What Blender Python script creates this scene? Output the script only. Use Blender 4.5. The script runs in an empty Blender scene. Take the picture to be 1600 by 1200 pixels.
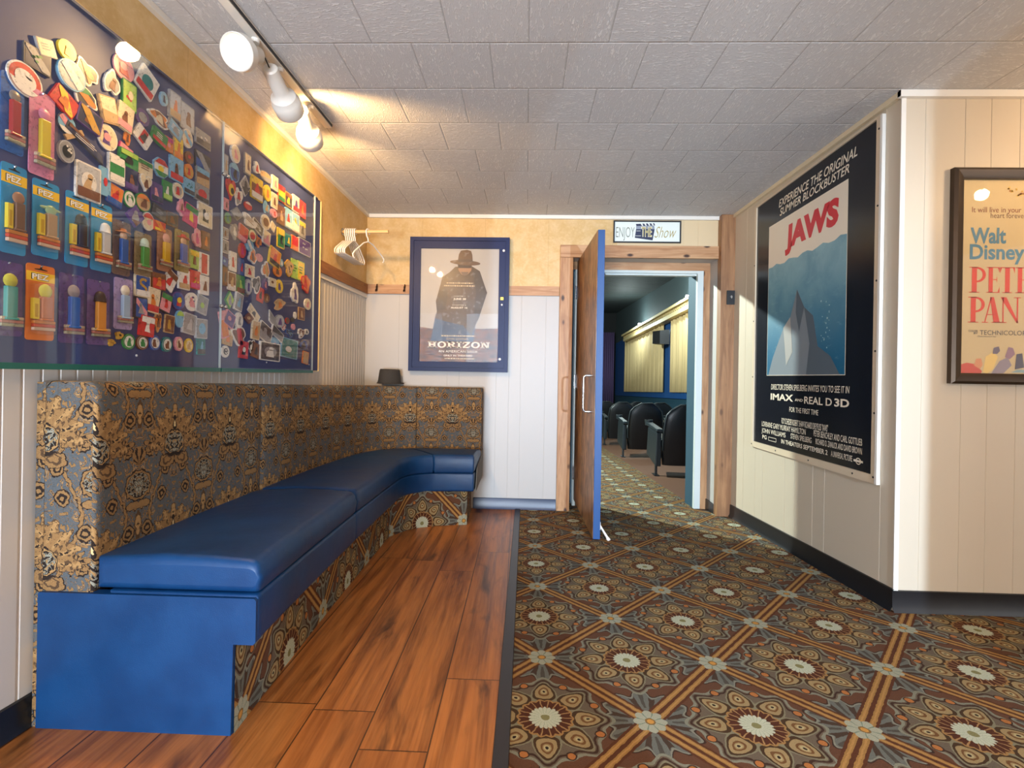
import bpy, bmesh, math, random
from mathutils import Vector, Matrix
random.seed(7)
sc = bpy.context.scene
COL = sc.collection
# ---------------------------------------------------------------- camera, world, light, exposure
CZ = 1.158            # eye height; z = 0 is the carpet at the back wall
SL = 0.0617           # the floor falls towards the auditorium
YB = 4.0
cam_d = bpy.data.cameras.new('camera'); cam = bpy.data.objects.new('camera', cam_d); COL.objects.link(cam)
cam_d.sensor_width = 36.0; cam_d.lens = 762.0/1600*36; cam_d.shift_y = -25.4/1600; cam_d.clip_start = 0.02
cam.matrix_world = Matrix.Translation((0, 0, CZ)) @ Matrix.Rotation(0.0302, 4, 'Z') @ Matrix.Rotation(math.pi/2, 4, 'X') @ Matrix.Rotation(0.0172, 4, 'Z')
sc.camera = cam
vs = sc.view_settings
vs.view_transform = 'Standard'; vs.look = 'None'; vs.gamma = 1.0; vs.use_curve_mapping = False
vs.exposure = 0.74
w = bpy.data.worlds.new('daylight'); sc.world = w; w.use_nodes = True
w.node_tree.nodes['Background'].inputs[0].default_value = (0.62, 0.78, 1.0, 1)
w.node_tree.nodes['Background'].inputs[1].default_value = 1.2
def aim(o, loc, tgt):
    o.location = loc
    o.rotation_euler = (Vector(tgt)-Vector(loc)).to_track_quat('-Z', 'Y').to_euler()
def area(name, loc, tgt, sx, sy, power, colr):
    d = bpy.data.lights.new(name, 'AREA'); d.shape = 'RECTANGLE'; d.size = sx; d.size_y = sy; d.energy = power; d.color = colr
    o = bpy.data.objects.new(name, d); COL.objects.link(o); aim(o, loc, tgt); return o
def spot(name, loc, tgt, power, colr, deg, blend=0.4, rad=0.03):
    d = bpy.data.lights.new(name, 'SPOT'); d.energy = power; d.color = colr; d.spot_size = math.radians(deg); d.spot_blend = blend; d.shadow_soft_size = rad
    o = bpy.data.objects.new(name, d); COL.objects.link(o); aim(o, loc, tgt); return o
def point(name, loc, power, colr, rad=0.05):
    d = bpy.data.lights.new(name, 'POINT'); d.energy = power; d.color = colr; d.shadow_soft_size = rad
    o = bpy.data.objects.new(name, d); COL.objects.link(o); o.location = loc; return o
WARM = (1.0, 0.60, 0.24); COOL = (0.62, 0.80, 1.0); WARM2 = (1.0, 0.74, 0.46)
area('shopfront_daylight', (-0.75, -2.50, 1.35), (-0.4, 3, 1.3), 1.1, 1.9, 42, COOL)
area('upward_fill', (-0.75, -2.48, 0.75), (-0.1, 1.6, 2.4), 1.1, 0.6, 112, (0.85, 0.92, 1.0))  # added lamp aimed upwards to brighten the ceiling
area('side_fill', (4.2, -0.3, 1.3), (0.5, 1.8, 1.0), 1.6, 2.0, 12, (0.80, 0.90, 1.0))  # cool fill added from the side; no door stands there
# ceiling lamps of the lobby behind the photographer
area('lobby_ceiling_lamp', (1.4, -0.9, 2.38), (1.4, -0.9, 0), 1.2, 1.2, 62, (1.0, 0.63, 0.33))
point('chandelier_light', (2.50, 1.62, 2.16), 9, (1.0, 0.64, 0.32), 0.03)
spot('daylight_strip', (1.20, -2.4, 1.35), (1.0, 3.0, 0.25), 680, (0.56, 0.76, 1.0), 62, 0.9, 0.02)
# auditorium
point('house_light', (-1.55, 6.6, 3.0), 900, (0.86, 1.0, 0.94), 0.05)

# ---------------------------------------------------------------- materials
def lin(c): return tuple((x/12.92 if x <= 0.04045 else ((x+0.055)/1.055)**2.4) for x in c)
def hx(s):
    s = s.lstrip('#'); return lin(tuple(int(s[i:i+2], 16)/255 for i in (0, 2, 4)))
def mat(name, c, rough=0.5, metal=0.0, emit=None, estr=0.0, spec=0.5, coat=0.0):
    m = bpy.data.materials.get(name)
    if m: return m
    m = bpy.data.materials.new(name); m.use_nodes = True
    b = m.node_tree.nodes['Principled BSDF']
    if isinstance(c, str): c = hx(c)
    b.inputs['Base Color'].default_value = (*c, 1); b.inputs['Roughness'].default_value = rough; b.inputs['Metallic'].default_value = metal
    b.inputs['Specular IOR Level'].default_value = spec; b.inputs['Coat Weight'].default_value = coat
    if emit:
        b.inputs['Emission Color'].default_value = (*(hx(emit) if isinstance(emit, str) else emit), 1); b.inputs['Emission Strength'].default_value = estr
    return m
def C(hexs, rough=0.45): return mat('paint_'+hexs+('' if rough == 0.45 else '_%d' % int(rough*100)), hexs, rough)
class V:
    """a value in a node tree, with arithmetic"""
    def __init__(s, nt, sock): s.nt = nt; s.k = sock
    def op(s, o, b=None, c=None):
        n = s.nt.nodes.new('ShaderNodeMath'); n.operation = o
        for i, x in enumerate((s, b, c)):
            if x is None: continue
            if isinstance(x, V): s.nt.links.new(x.k, n.inputs[i])
            else: n.inputs[i].default_value = x
        return V(s.nt, n.outputs[0])
    def __add__(s, b): return s.op('ADD', b)
    __radd__ = __add__
    def __sub__(s, b): return s.op('SUBTRACT', b)
    def __rsub__(s, b): return (s*-1.0)+b
    def __mul__(s, b): return s.op('MULTIPLY', b)
    __rmul__ = __mul__
    def __truediv__(s, b): return s.op('DIVIDE', b)
    def __lt__(s, b): return s.op('LESS_THAN', b)
    def __gt__(s, b): return s.op('GREATER_THAN', b)
    def abs(s): return s.op('ABSOLUTE')
    def frac(s): return s.op('FRACT')
    def floor(s): return s.op('FLOOR')
    def sin(s): return s.op('SINE')
    def cos(s): return s.op('COSINE')
    def atan2(s, b): return s.op('ARCTAN2', b)
    def min(s, b): return s.op('MINIMUM', b)
    def max(s, b): return s.op('MAXIMUM', b)
    def mod(s, b): return s.op('FLOORED_MODULO', b)
    def smooth(s, a, b):
        n = s.nt.nodes.new('ShaderNodeMapRange'); n.interpolation_type = 'SMOOTHSTEP'
        s.nt.links.new(s.k, n.inputs[0]); n.inputs[1].default_value = a; n.inputs[2].default_value = b
        return V(s.nt, n.outputs[0])
def hyp(a, b): return (a*a+b*b).op('SQRT')
class Tree:
    def __init__(s, name, rough=0.6):
        s.m = bpy.data.materials.new(name); s.m.use_nodes = True; s.nt = s.m.node_tree; s.b = s.nt.nodes['Principled BSDF']
        s.b.inputs['Roughness'].default_value = rough
    def coord(s, which):
        n = s.nt.nodes.new('ShaderNodeTexCoord'); q = s.nt.nodes.new('ShaderNodeSeparateXYZ'); s.nt.links.new(n.outputs[which], q.inputs[0])
        return [V(s.nt, q.outputs[i]) for i in range(3)]
    def vec(s, x, y, z=0.0):
        n = s.nt.nodes.new('ShaderNodeCombineXYZ')
        for i, a in enumerate((x, y, z)):
            if isinstance(a, V): s.nt.links.new(a.k, n.inputs[i])
            else: n.inputs[i].default_value = a
        return n.outputs[0]
    def noise(s, vec, scale, detail=2.0, rough=0.5, dist=0.0):
        n = s.nt.nodes.new('ShaderNodeTexNoise'); s.nt.links.new(vec, n.inputs['Vector'])
        n.inputs['Scale'].default_value = scale; n.inputs['Detail'].default_value = detail; n.inputs['Roughness'].default_value = rough; n.inputs['Distortion'].default_value = dist
        return V(s.nt, n.outputs['Fac'])
    def white(s, vec):
        n = s.nt.nodes.new('ShaderNodeTexWhiteNoise'); n.noise_dimensions = '3D'; s.nt.links.new(vec, n.inputs['Vector']); return V(s.nt, n.outputs['Value'])
    def col(s, c):
        n = s.nt.nodes.new('ShaderNodeRGB'); n.outputs[0].default_value = (*(hx(c) if isinstance(c, str) else c), 1); return n.outputs[0]
    def mix(s, f, a, b):
        n = s.nt.nodes.new('ShaderNodeMix'); n.data_type = 'RGBA'
        if isinstance(f, V): s.nt.links.new(f.k, n.inputs[0])
        else: n.inputs[0].default_value = f
        for i, x in ((6, a), (7, b)):
            if isinstance(x, (str, tuple)): n.inputs[i].default_value = (*(hx(x) if isinstance(x, str) else x), 1)
            else: s.nt.links.new(x, n.inputs[i])
        return n.outputs[2]
    def out(s, c, rough=None, bump=None, strength=0.3, dist=0.002):
        s.nt.links.new(c, s.b.inputs['Base Color'])
        if isinstance(rough, V): s.nt.links.new(rough.k, s.b.inputs['Roughness'])
        if bump is not None:
            n = s.nt.nodes.new('ShaderNodeBump'); n.inputs['Strength'].default_value = strength; n.inputs['Distance'].default_value = dist
            s.nt.links.new(bump.k, n.inputs['Height']); s.nt.links.new(n.outputs[0], s.b.inputs['Normal'])
        return s.m

def carpet_material():
    t = Tree('patterned_carpet', 0.95); t.b.inputs['Specular IOR Level'].default_value = 0.15
    u, v, _ = t.coord('UV')
    DX, DY = 0.595, 0.6485
    nz = t.noise(t.vec(u, v), 55, 2)-0.5; nz2 = t.noise(t.vec(v+7.0, u), 55, 2)-0.5
    u = u+nz*0.007; v = v+nz2*0.007
    x = (u-0.07)/DX; y = (v-2.369)/DY
    p = (x+y).frac()-0.5; q = (x-y).frac()-0.5
    X = (p+q)*(0.5*DX); Y = (p-q)*(0.5*DY)
    r = hyp(X, Y); th = Y.atan2(X)
    cx = X.abs(); cy = Y.abs()
    c1x = (DX/2)-cx; c2y = (DY/2)-cy
    r1 = hyp(c1x, cy); r2 = hyp(cx, c2y); f1 = cy.atan2(c1x); f2 = cx.atan2(c2y)
    rn = r1.min(r2); fn = (r1 < r2)*f1+(r2 < r1)*f2
    col = t.col('5c3e2d')
    # palmettes in the corners of each lozenge
    PR = (fn*11.0).cos()*0.020+(fn*2.0).cos()*0.028+0.112
    col = t.mix(rn < PR+0.006, col, '3a2a22'); col = t.mix(rn < PR, col, '63665f'); col = t.mix((rn < PR)*(rn > PR-0.007), col, '7c7d70')
    col = t.mix((rn < PR-0.010)*(rn > 0.055)*((fn*11.0).cos() < -0.55), col, '43352b'); col = t.mix((rn < PR-0.012)*(rn > 0.062)*((fn*11.0).cos() > 0.80), col, '4b4740')
    # lobed medallion
    R = (th*8.0).cos()*0.012+(th*16.0).cos()*0.007+0.176
    edge = (r-R).abs()
    col = t.mix(r < R, col, '63584a'); col = t.mix(edge < 0.005, col, '7b7c6c'); col = t.mix(((r-R+0.014).abs()) < 0.004, col, '3c2a20')
    k = (th*(8/(2*math.pi))+0.5).frac()-0.5
    lx = r*k*(2*math.pi/8); ly = r-0.122
    e = hyp(lx/((ly*-9.0)+1.0)/0.027, ly/0.036)
    col = t.mix(e < 1.45, col, '7a765f'); col = t.mix(e < 1.26, col, '42301f'); col = t.mix(e < 1.0, col, '94805a'); col = t.mix((e < 0.62)*(e > 0.42), col, '6a4a2c'); col = t.mix(e < 0.30, col, 'a89c74'); col = t.mix(e < 0.15, col, '2a1e18')
    k2 = (th*(8/(2*math.pi))).frac()-0.5
    e2 = hyp(r*k2*(2*math.pi/8), r-0.160)
    col = t.mix(e2 < 0.015, col, '3a2a20'); col = t.mix(e2 < 0.011, col, 'a56a3a')
    # scalloped inner wheel
    R2 = (th*9.0).cos().abs()*0.007+0.070
    col = t.mix(r < R2+0.006, col, '977446'); col = t.mix(r < R2, col, '4c2a1c')
    col = t.mix((r < R2)*((th*18.0).cos() > 0.86), col, '9a7850')
    R3 = (th*10.0).cos().abs()*0.008+0.040
    col = t.mix(r < R3, col, 'b3b8a2'); col = t.mix((r < R3)*((th*10.0).cos().abs() < 0.16)*(r > 0.018), col, '84957f'); col = t.mix(r < 0.013, col, '7d7a52')
    # double gold bands
    d = ((p.abs()*-1.0)+0.5).min((q.abs()*-1.0)+0.5)*0.4385
    col = t.mix(d < 0.028, col, '53301e'); col = t.mix((d < 0.020)*(d > 0.0055), col, '94703f'); col = t.mix((d < 0.015)*(d > 0.010), col, 'a67e4a')
    R4 = (fn*4.0).cos().abs()*0.010+0.038
    col = t.mix(rn < R4, col, '9a9d8a'); col = t.mix((rn < R4)*((fn*4.0).cos().abs() < 0.2), col, '6c7c6b'); col = t.mix(rn < 0.015, col, '7a6038'); col = t.mix(rn < 0.010, col, 'bd8a44')
    pile = t.noise(t.vec(u, v), 420, 2)
    col = t.mix(pile.smooth(0.3, 0.75)*0.30, col, '241a14')
    return t.out(col, bump=pile, strength=0.5, dist=0.004)

def damask_material():
    t = Tree('damask_upholstery', 0.85); t.b.inputs['Specular IOR Level'].default_value = 0.2
    u, v, _ = t.coord('UV')
    W, H = 0.335, 0.335
    G = '50565a'; TAN = '866742'; TAN2 = '9c7b50'; DK = '261e1a'; BR = '4f3c2a'; GR = '8b8b7e'
    # mirrored repeat: the big fan sits at 0,0 and the small medallion half a repeat away
    x = ((u/W).frac()-0.5).abs()*W; y = ((v/H).frac()-0.5)*H
    an = (v/H)*(2*math.pi); pv = t.vec(x, an.cos()*(H/6.283), an.sin()*(H/6.283))
    w1 = t.noise(pv, 52, 3, 0.6)-0.5; w2 = t.noise(t.vec(x+0.7, an.cos()*(H/6.283), an.sin()*(H/6.283)), 52, 3, 0.6)-0.5
    x = x+w1*0.026; y = y+w2*0.026
    x2 = (W/2)-x; y2 = ((y/H+1.0).frac()-0.5)*H
    fine = t.noise(pv, 95, 2, 0.5, 0.6)
    col = t.col(G)
    # scrolling foliage: contour bands of the mirrored, repeating field
    fo = t.noise(pv, 33, 2.2, 0.5, 1.1)
    col = t.mix((fo > 0.548)*(fo < 0.60), col, TAN); col = t.mix((fo > 0.60)*(fo < 0.614), col, DK); col = t.mix((fo > 0.538)*(fo < 0.548), col, BR); col = t.mix((fo > 0.65)*(fo < 0.70), col, TAN2)
    col = t.mix((fo > 0.385)*(fo < 0.402), col, TAN); col = t.mix((fo > 0.375)*(fo < 0.385), col, DK)
    st = ((y*(2*math.pi/H)).sin()*0.032+0.085-x).abs()
    col = t.mix(st < 0.0075, col, DK); col = t.mix(st < 0.0055, col, TAN)
    for (ax, ay, r0) in ((0.128, 0.040, 0.022), (0.062, 0.135, 0.019), (0.120, -0.055, 0.018), (0.045, -0.120, 0.020)):
        rr = hyp(x-ax, y-ay); col = t.mix(rr < r0+0.004, col, DK); col = t.mix(rr < r0, col, TAN); col = t.mix((rr < r0*0.66)*(rr > r0*0.36), col, DK)
    # side leaves
    lr = hyp((x-0.098)/1.4, y+0.040); la = (y+0.040).atan2(x-0.098)
    lb = (la*9.0).sin()*0.009+0.027
    col = t.mix(lr < lb+0.003, col, DK); col = t.mix(lr < lb, col, TAN); col = t.mix((lr < 0.022)*((la*9.0).sin() > 0.3), col, DK)
    # spiky fan
    rho = hyp(x, y+0.035); al = x.atan2(y+0.035); up = al < 1.9
    R = (al*15.0).cos()*0.014+0.106
    col = t.mix((rho < R+0.004)*up, col, BR); col = t.mix((rho < R)*up, col, TAN)
    col = t.mix((rho < R)*up*((al*15.0).cos() > 0.6)*(rho > 0.05), col, TAN2)
    col = t.mix(up*((al*7.5).sin().abs() < 0.20)*(rho > 0.052)*(rho < 0.088)*((rho*420.0).sin() > -0.3), col, DK)
    col = t.mix((rho < R)*up*(fine > 0.60), col, BR)
    col = t.mix((hyp(x/0.011, (y-0.024)/0.024)) < 1.0, col, DK); col = t.mix((hyp(x/0.006, (y-0.024)/0.014)) < 1.0, col, 'c9b283')
    core = hyp(x/0.048, (y+0.040)/0.038)
    col = t.mix(core < 1.10, col, DK); col = t.mix(core < 1.02, col, TAN2); col = t.mix(core < 0.93, col, DK); col = t.mix((core < 0.9)*(fine > 0.49)*(fine < 0.57), col, GR); col = t.mix((core < 0.9)*(fine > 0.60), col, TAN2)
    sc_ = hyp((x-0.036)/0.036, (y+0.098)/0.022)
    col = t.mix(sc_ < 1.12, col, DK); col = t.mix(sc_ < 1.0, col, TAN); col = t.mix((sc_ < 0.62)*(sc_ > 0.4), col, BR)
    col = t.mix(hyp(x/0.052, (y+0.080)/0.006) < 1.0, col, DK)
    # medallion between the fans
    m = hyp(x2/0.050, (y2-0.01)/0.040)
    col = t.mix(m < 1.18, col, DK); col = t.mix(m < 1.10, col, TAN); col = t.mix(m < 0.95, col, DK); col = t.mix((m < 0.92)*(fine > 0.47)*(fine < 0.55), col, GR); col = t.mix((m < 0.9)*(fine > 0.59), col, TAN)
    u2 = hyp((x2-0.022)/0.030, (y2+0.050)/0.013); col = t.mix(u2 < 1.18, col, DK); col = t.mix(u2 < 1.0, col, TAN)
    tt = hyp(x2/0.010, (y2+0.110)/0.032); col = t.mix(tt < 1.4, col, BR); col = t.mix(tt < 1.0, col, TAN2); col = t.mix(tt < 0.4, col, DK)
    tu = hyp(x2/0.030, (y2-0.098)/0.030); ta = x2.atan2(y2-0.075); col = t.mix(tu < 1.0, col, TAN); col = t.mix((tu < 0.92)*((ta*9.0).cos() < -0.2), col, DK)
    col = t.mix((fine > 0.575)*(fine < 0.592)*0.75, col, DK)
    wv = t.noise(t.vec(u, v), 300, 2)
    col = t.mix(wv.smooth(0.45, 0.8)*0.3, col, '1a1412')
    return t.out(col, bump=wv, strength=0.35, dist=0.003)

def plank_material():
    t = Tree('laminate_planks', 0.36)
    x, y, _ = t.coord('Object')
    xr = x+(y-1.35)*0.0175
    kx = (-0.058-xr)/0.18; k = kx.floor(); fx = kx.frac()
    off = k*0.0
    for i, o in ((0, 1.568), (1, 2.54), (2, 2.69), (3, 1.415), (-1, 1.9)):
        off = off+((k-float(i)).abs() < 0.5)*o
    sy = (y-off)/1.30; ky = sy.floor(); fy = sy.frac()
    rnd = t.white(t.vec(k, ky)); rnd2 = t.white(t.vec(k+5.5, ky))
    g = t.vec(xr*13.0+rnd*31.0, y*0.75+rnd2*17.0, rnd*9.0)
    gr = t.noise(g, 1.8, 6, 0.6, 0.5)
    fine = t.noise(t.vec(xr*75.0+rnd*11.0, y*3.0, rnd), 1.6, 3, 0.6)
    big = t.noise(t.vec(xr*6.5+rnd*20.0, y*1.7+rnd2*9.0, 0.0), 1.3, 4, 0.6, 0.6)
    col = t.mix(gr.smooth(0.28, 0.72), '6c3814', 'b87236')
    col = t.mix(fine.smooth(0.4, 0.7)*0.25, col, 'd08f50')
    col = t.mix(rnd.smooth(0.0, 1.0)*0.30, col, '8a4c20')
    col = t.mix(big.smooth(0.52, 0.78)*0.9, col, '2c170c')
    seam = (fx < 0.012).op('MAXIMUM', fx > 0.988).op('MAXIMUM', (fy < 0.003))
    col = t.mix(seam*0.8, col, '1c0f08')
    return t.out(col, rough=gr*0.2+0.26, bump=fine*0.3+seam*-1.0, strength=0.25, dist=0.002)

def tile_material():
    t = Tree('ceiling_tiles', 0.75)
    x, y, _ = t.coord('Object')
    R = 0.308; T = 0.3045
    sy = (y-2.184)/R; r = sy.floor(); fy = sy.frac()
    sx = (x-0.14)/T+(r+1.0).mod(2.0)*0.5; c = sx.floor(); fx = sx.frac()
    rnd = t.white(t.vec(r, c)); flip = rnd > 0.5
    def wig(a, b): return t.noise(t.vec(a*26.0+rnd*40.0, b*110.0, rnd*7.0), 1.0, 2.5, 0.6, 1.4)
    n = wig(x, y)*flip+wig(y, x)*(flip*-1.0+1.0)
    wl = (n > 0.59)*(n < 0.68)
    ex = (fx*-1.0+1.0).min(fx)*T; ey = (fy*-1.0+1.0).min(fy)*R; e = ex.min(ey)
    groove = e.smooth(0.0, 0.006)
    tone = t.white(t.vec(c+3.0, r))
    col = t.mix(tone*0.5, 'c3c2c2', 'cac8c6')
    col = t.mix(wl*0.8, col, 'e4e3e0'); col = t.mix((fy < 0.010)*0.8, col, 'eeeeec')  # the last mix paints a highlight along each row's edge
    col = t.mix((e < 0.0016)*0.65, col, '8d8b88')
    return t.out(col, bump=n.smooth(0.5, 0.66)*0.7+groove*1.3, strength=0.38, dist=0.005)

def wallpaper_material():
    t = Tree('gold_wallpaper', 0.55)
    x, y, z = t.coord('Object')
    h = x+y
    a = t.noise(t.vec(h, z), 9, 5, 0.65, 0.6); b = t.noise(t.vec(h, z), 46, 3, 0.6)
    col = t.mix(a.smooth(0.3, 0.7), 'c8a468', 'd4b684'); col = t.mix(b.smooth(0.45, 0.75)*0.4, col, 'e0c894')
    s = ((h/0.52).frac() < 0.004)
    col = t.mix(s*0.5, col, '9a7435')
    return t.out(col, bump=b, strength=0.12, dist=0.002)

def wood_material(name, axis, light, dark, knot='3c2113', rough=0.5, kn=1.0, scale=1.0, stain=0.5):
    t = Tree(name, rough)
    c = t.coord('Object'); L = c[axis]; o = [c[i] for i in range(3) if i != axis]
    # axis 0 means the board runs along X, 2 means it stands upright
    a = t.vec(L*2.2*scale, o[0]*26.0*scale, o[1]*26.0*scale)
    gr = t.noise(a, 1.0, 5, 0.6, 0.8)
    ln = t.noise(t.vec(L*3.0*scale, o[0]*120.0*scale, o[1]*120.0*scale), 1.0, 2, 0.5, 0.3)
    big = t.noise(t.vec(L*5.0, o[0]*5.0, o[1]*5.0), 1.0, 3, 0.55, 0.4)
    vo = t.nt.nodes.new('ShaderNodeTexVoronoi'); t.nt.links.new(t.vec(L*5.5*scale, o[0]*11.0*scale, o[1]*11.0*scale), vo.inputs['Vector']); vo.inputs['Scale'].default_value = 1.0
    dv = V(t.nt, vo.outputs['Distance'])
    col = t.mix(gr.smooth(0.3, 0.7), light, dark); col = t.mix(ln.smooth(0.5, 0.75)*0.35, col, dark); col = t.mix(big.smooth(0.5, 0.75)*stain, col, dark)
    col = t.mix((dv*-1.0+1.0).smooth(0.80, 0.93)*kn, col, knot)
    return t.out(col, bump=ln, strength=0.1, dist=0.002)

def door_face_material():
    t = Tree('rustic_door_veneer', 0.34)
    x, y, z = t.coord('Object')
    a = t.noise(t.vec(x*8.0, y*7.0, z*2.4), 1.0, 5, 0.65, 2.2); b = t.noise(t.vec(x*20.0, y*34.0, z*5.0), 1.0, 4, 0.6, 1.5); c = t.noise(t.vec(y*2.0, z*1.2, x), 1.0, 2)
    col = t.mix(a.smooth(0.36, 0.62), '4d2f1a', 'a9794a'); col = t.mix(b.smooth(0.5, 0.66)*0.65, col, '5c3316'); col = t.mix(b.smooth(0.34, 0.44)*-0.5+0.5, col, 'cfa572'); col = t.mix(c.smooth(0.45, 0.65)*0.35, col, '8a5a34')
    return t.out(col, bump=b, strength=0.08, dist=0.002)

def vinyl_material():
    t = Tree('blue_vinyl', 0.40); t.b.inputs['Specular IOR Level'].default_value = 0.35
    x, y, z = t.coord('Object')
    n = t.noise(t.vec(x, y, z), 420, 2); b = t.noise(t.vec(x, y, z), 7, 3)
    col = t.mix(b.smooth(0.3, 0.7), '06305a', '0a3966')
    return t.out(col, rough=b*0.15+0.34, bump=n*0.4+t.noise(t.vec(x, y, z), 16, 2)*1.5, strength=0.2, dist=0.004)

def sea_material():
    t = Tree('printed_sea', 0.35)
    x, y, z = t.coord('Object')
    a = t.noise(t.vec(y, z), 5, 5, 0.6, 0.5); b = t.noise(t.vec(y*2.0, z*5.0), 6, 4, 0.6)
    d = z.smooth(1.15, 1.95)
    col = t.mix(d, '1d5f80', '86b0b8'); col = t.mix(a.smooth(0.35, 0.7)*0.45, col, '2a6d8c'); col = t.mix(b.smooth(0.55, 0.8)*0.35, col, '9cc0c4')
    return t.out(col)

def prairie_material():
    t = Tree('printed_prairie', 0.4)
    x, y, z = t.coord('Object')
    a = t.noise(t.vec(x*4.0, z*14.0), 3, 5, 0.65, 0.6)
    col = t.mix(a.smooth(0.3, 0.7), '2c180c', '7d4a26')
    return t.out(col)

def glass_material(name, tint=(1, 1, 1), ior=1.5, rough=0.0):
    m = bpy.data.materials.new(name); m.use_nodes = True; nt = m.node_tree; nt.nodes.clear()
    o = nt.nodes.new('ShaderNodeOutputMaterial'); mx = nt.nodes.new('ShaderNodeMixShader'); tr = nt.nodes.new('ShaderNodeBsdfTransparent'); gl = nt.nodes.new('ShaderNodeBsdfGlossy'); lw = nt.nodes.new('ShaderNodeLayerWeight')
    tr.inputs[0].default_value = (*tint, 1); gl.inputs['Roughness'].default_value = rough; lw.inputs[0].default_value = 0.5; f0 = ((ior-1)/(ior+1))**2
    fr = V(nt, lw.outputs['Facing']).op('POWER', 5.0)*(1-f0)+f0; nt.links.new(fr.k, mx.inputs[0]); nt.links.new(tr.outputs[0], mx.inputs[1]); nt.links.new(gl.outputs[0], mx.inputs[2]); nt.links.new(mx.outputs[0], o.inputs[0])
    return m

CARPET = carpet_material(); DAMASK = damask_material(); PLANKS = plank_material(); TILES = tile_material(); PAPER = wallpaper_material()
PINE_X = wood_material('pine_board_level', 0, 'c69c72', 'a2724a'); PINE_Z = wood_material('pine_board_upright', 2, 'c2966a', '9c6c44'); PINE_Y = wood_material('pine_board_deep', 1, 'a06a3a', '7e4c26')
POSTW = wood_material('stained_post', 2, 'a67a52', '7d5536', kn=0.6)
OAK = door_face_material()
VINYL = vinyl_material(); SEA = sea_material(); PRAIRIE = prairie_material()
CREAM = mat('cream_panel', 'c8bba6', 0.42); WHITEP = mat('white_panel', 'b4b0ab', 0.45); BEAD = mat('white_beadboard', 'c2beb8', 0.42)
TRIMW = mat('white_trim', 'e3ded4', 0.4); BLACKB = mat('black_rubber_base', '17171a', 0.35)
GLASS = glass_material('clear_glass'); GLASS2 = glass_material('poster_glass', ior=1.22); PLASTIC = glass_material('clear_blister', (0.97, 0.97, 0.97), 1.75, 0.08)
GREENEDGE = mat('green_glass_edge', '155a50', 0.15); CHROME = mat('brushed_metal', 'c9cdd2', 0.25, 1.0); NAVY = mat('navy_board', '343f70', 0.6)
DARK = mat('dark_metal', '1c1c1e', 0.4); BLUEP = mat('blue_gloss_paint', '11457f', 0.5); FRAMEB = mat('blue_case_paint', '1a2750', 0.45, spec=0.25); WHITEPL = mat('white_plastic', 'e9e4dc', 0.35)
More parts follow.
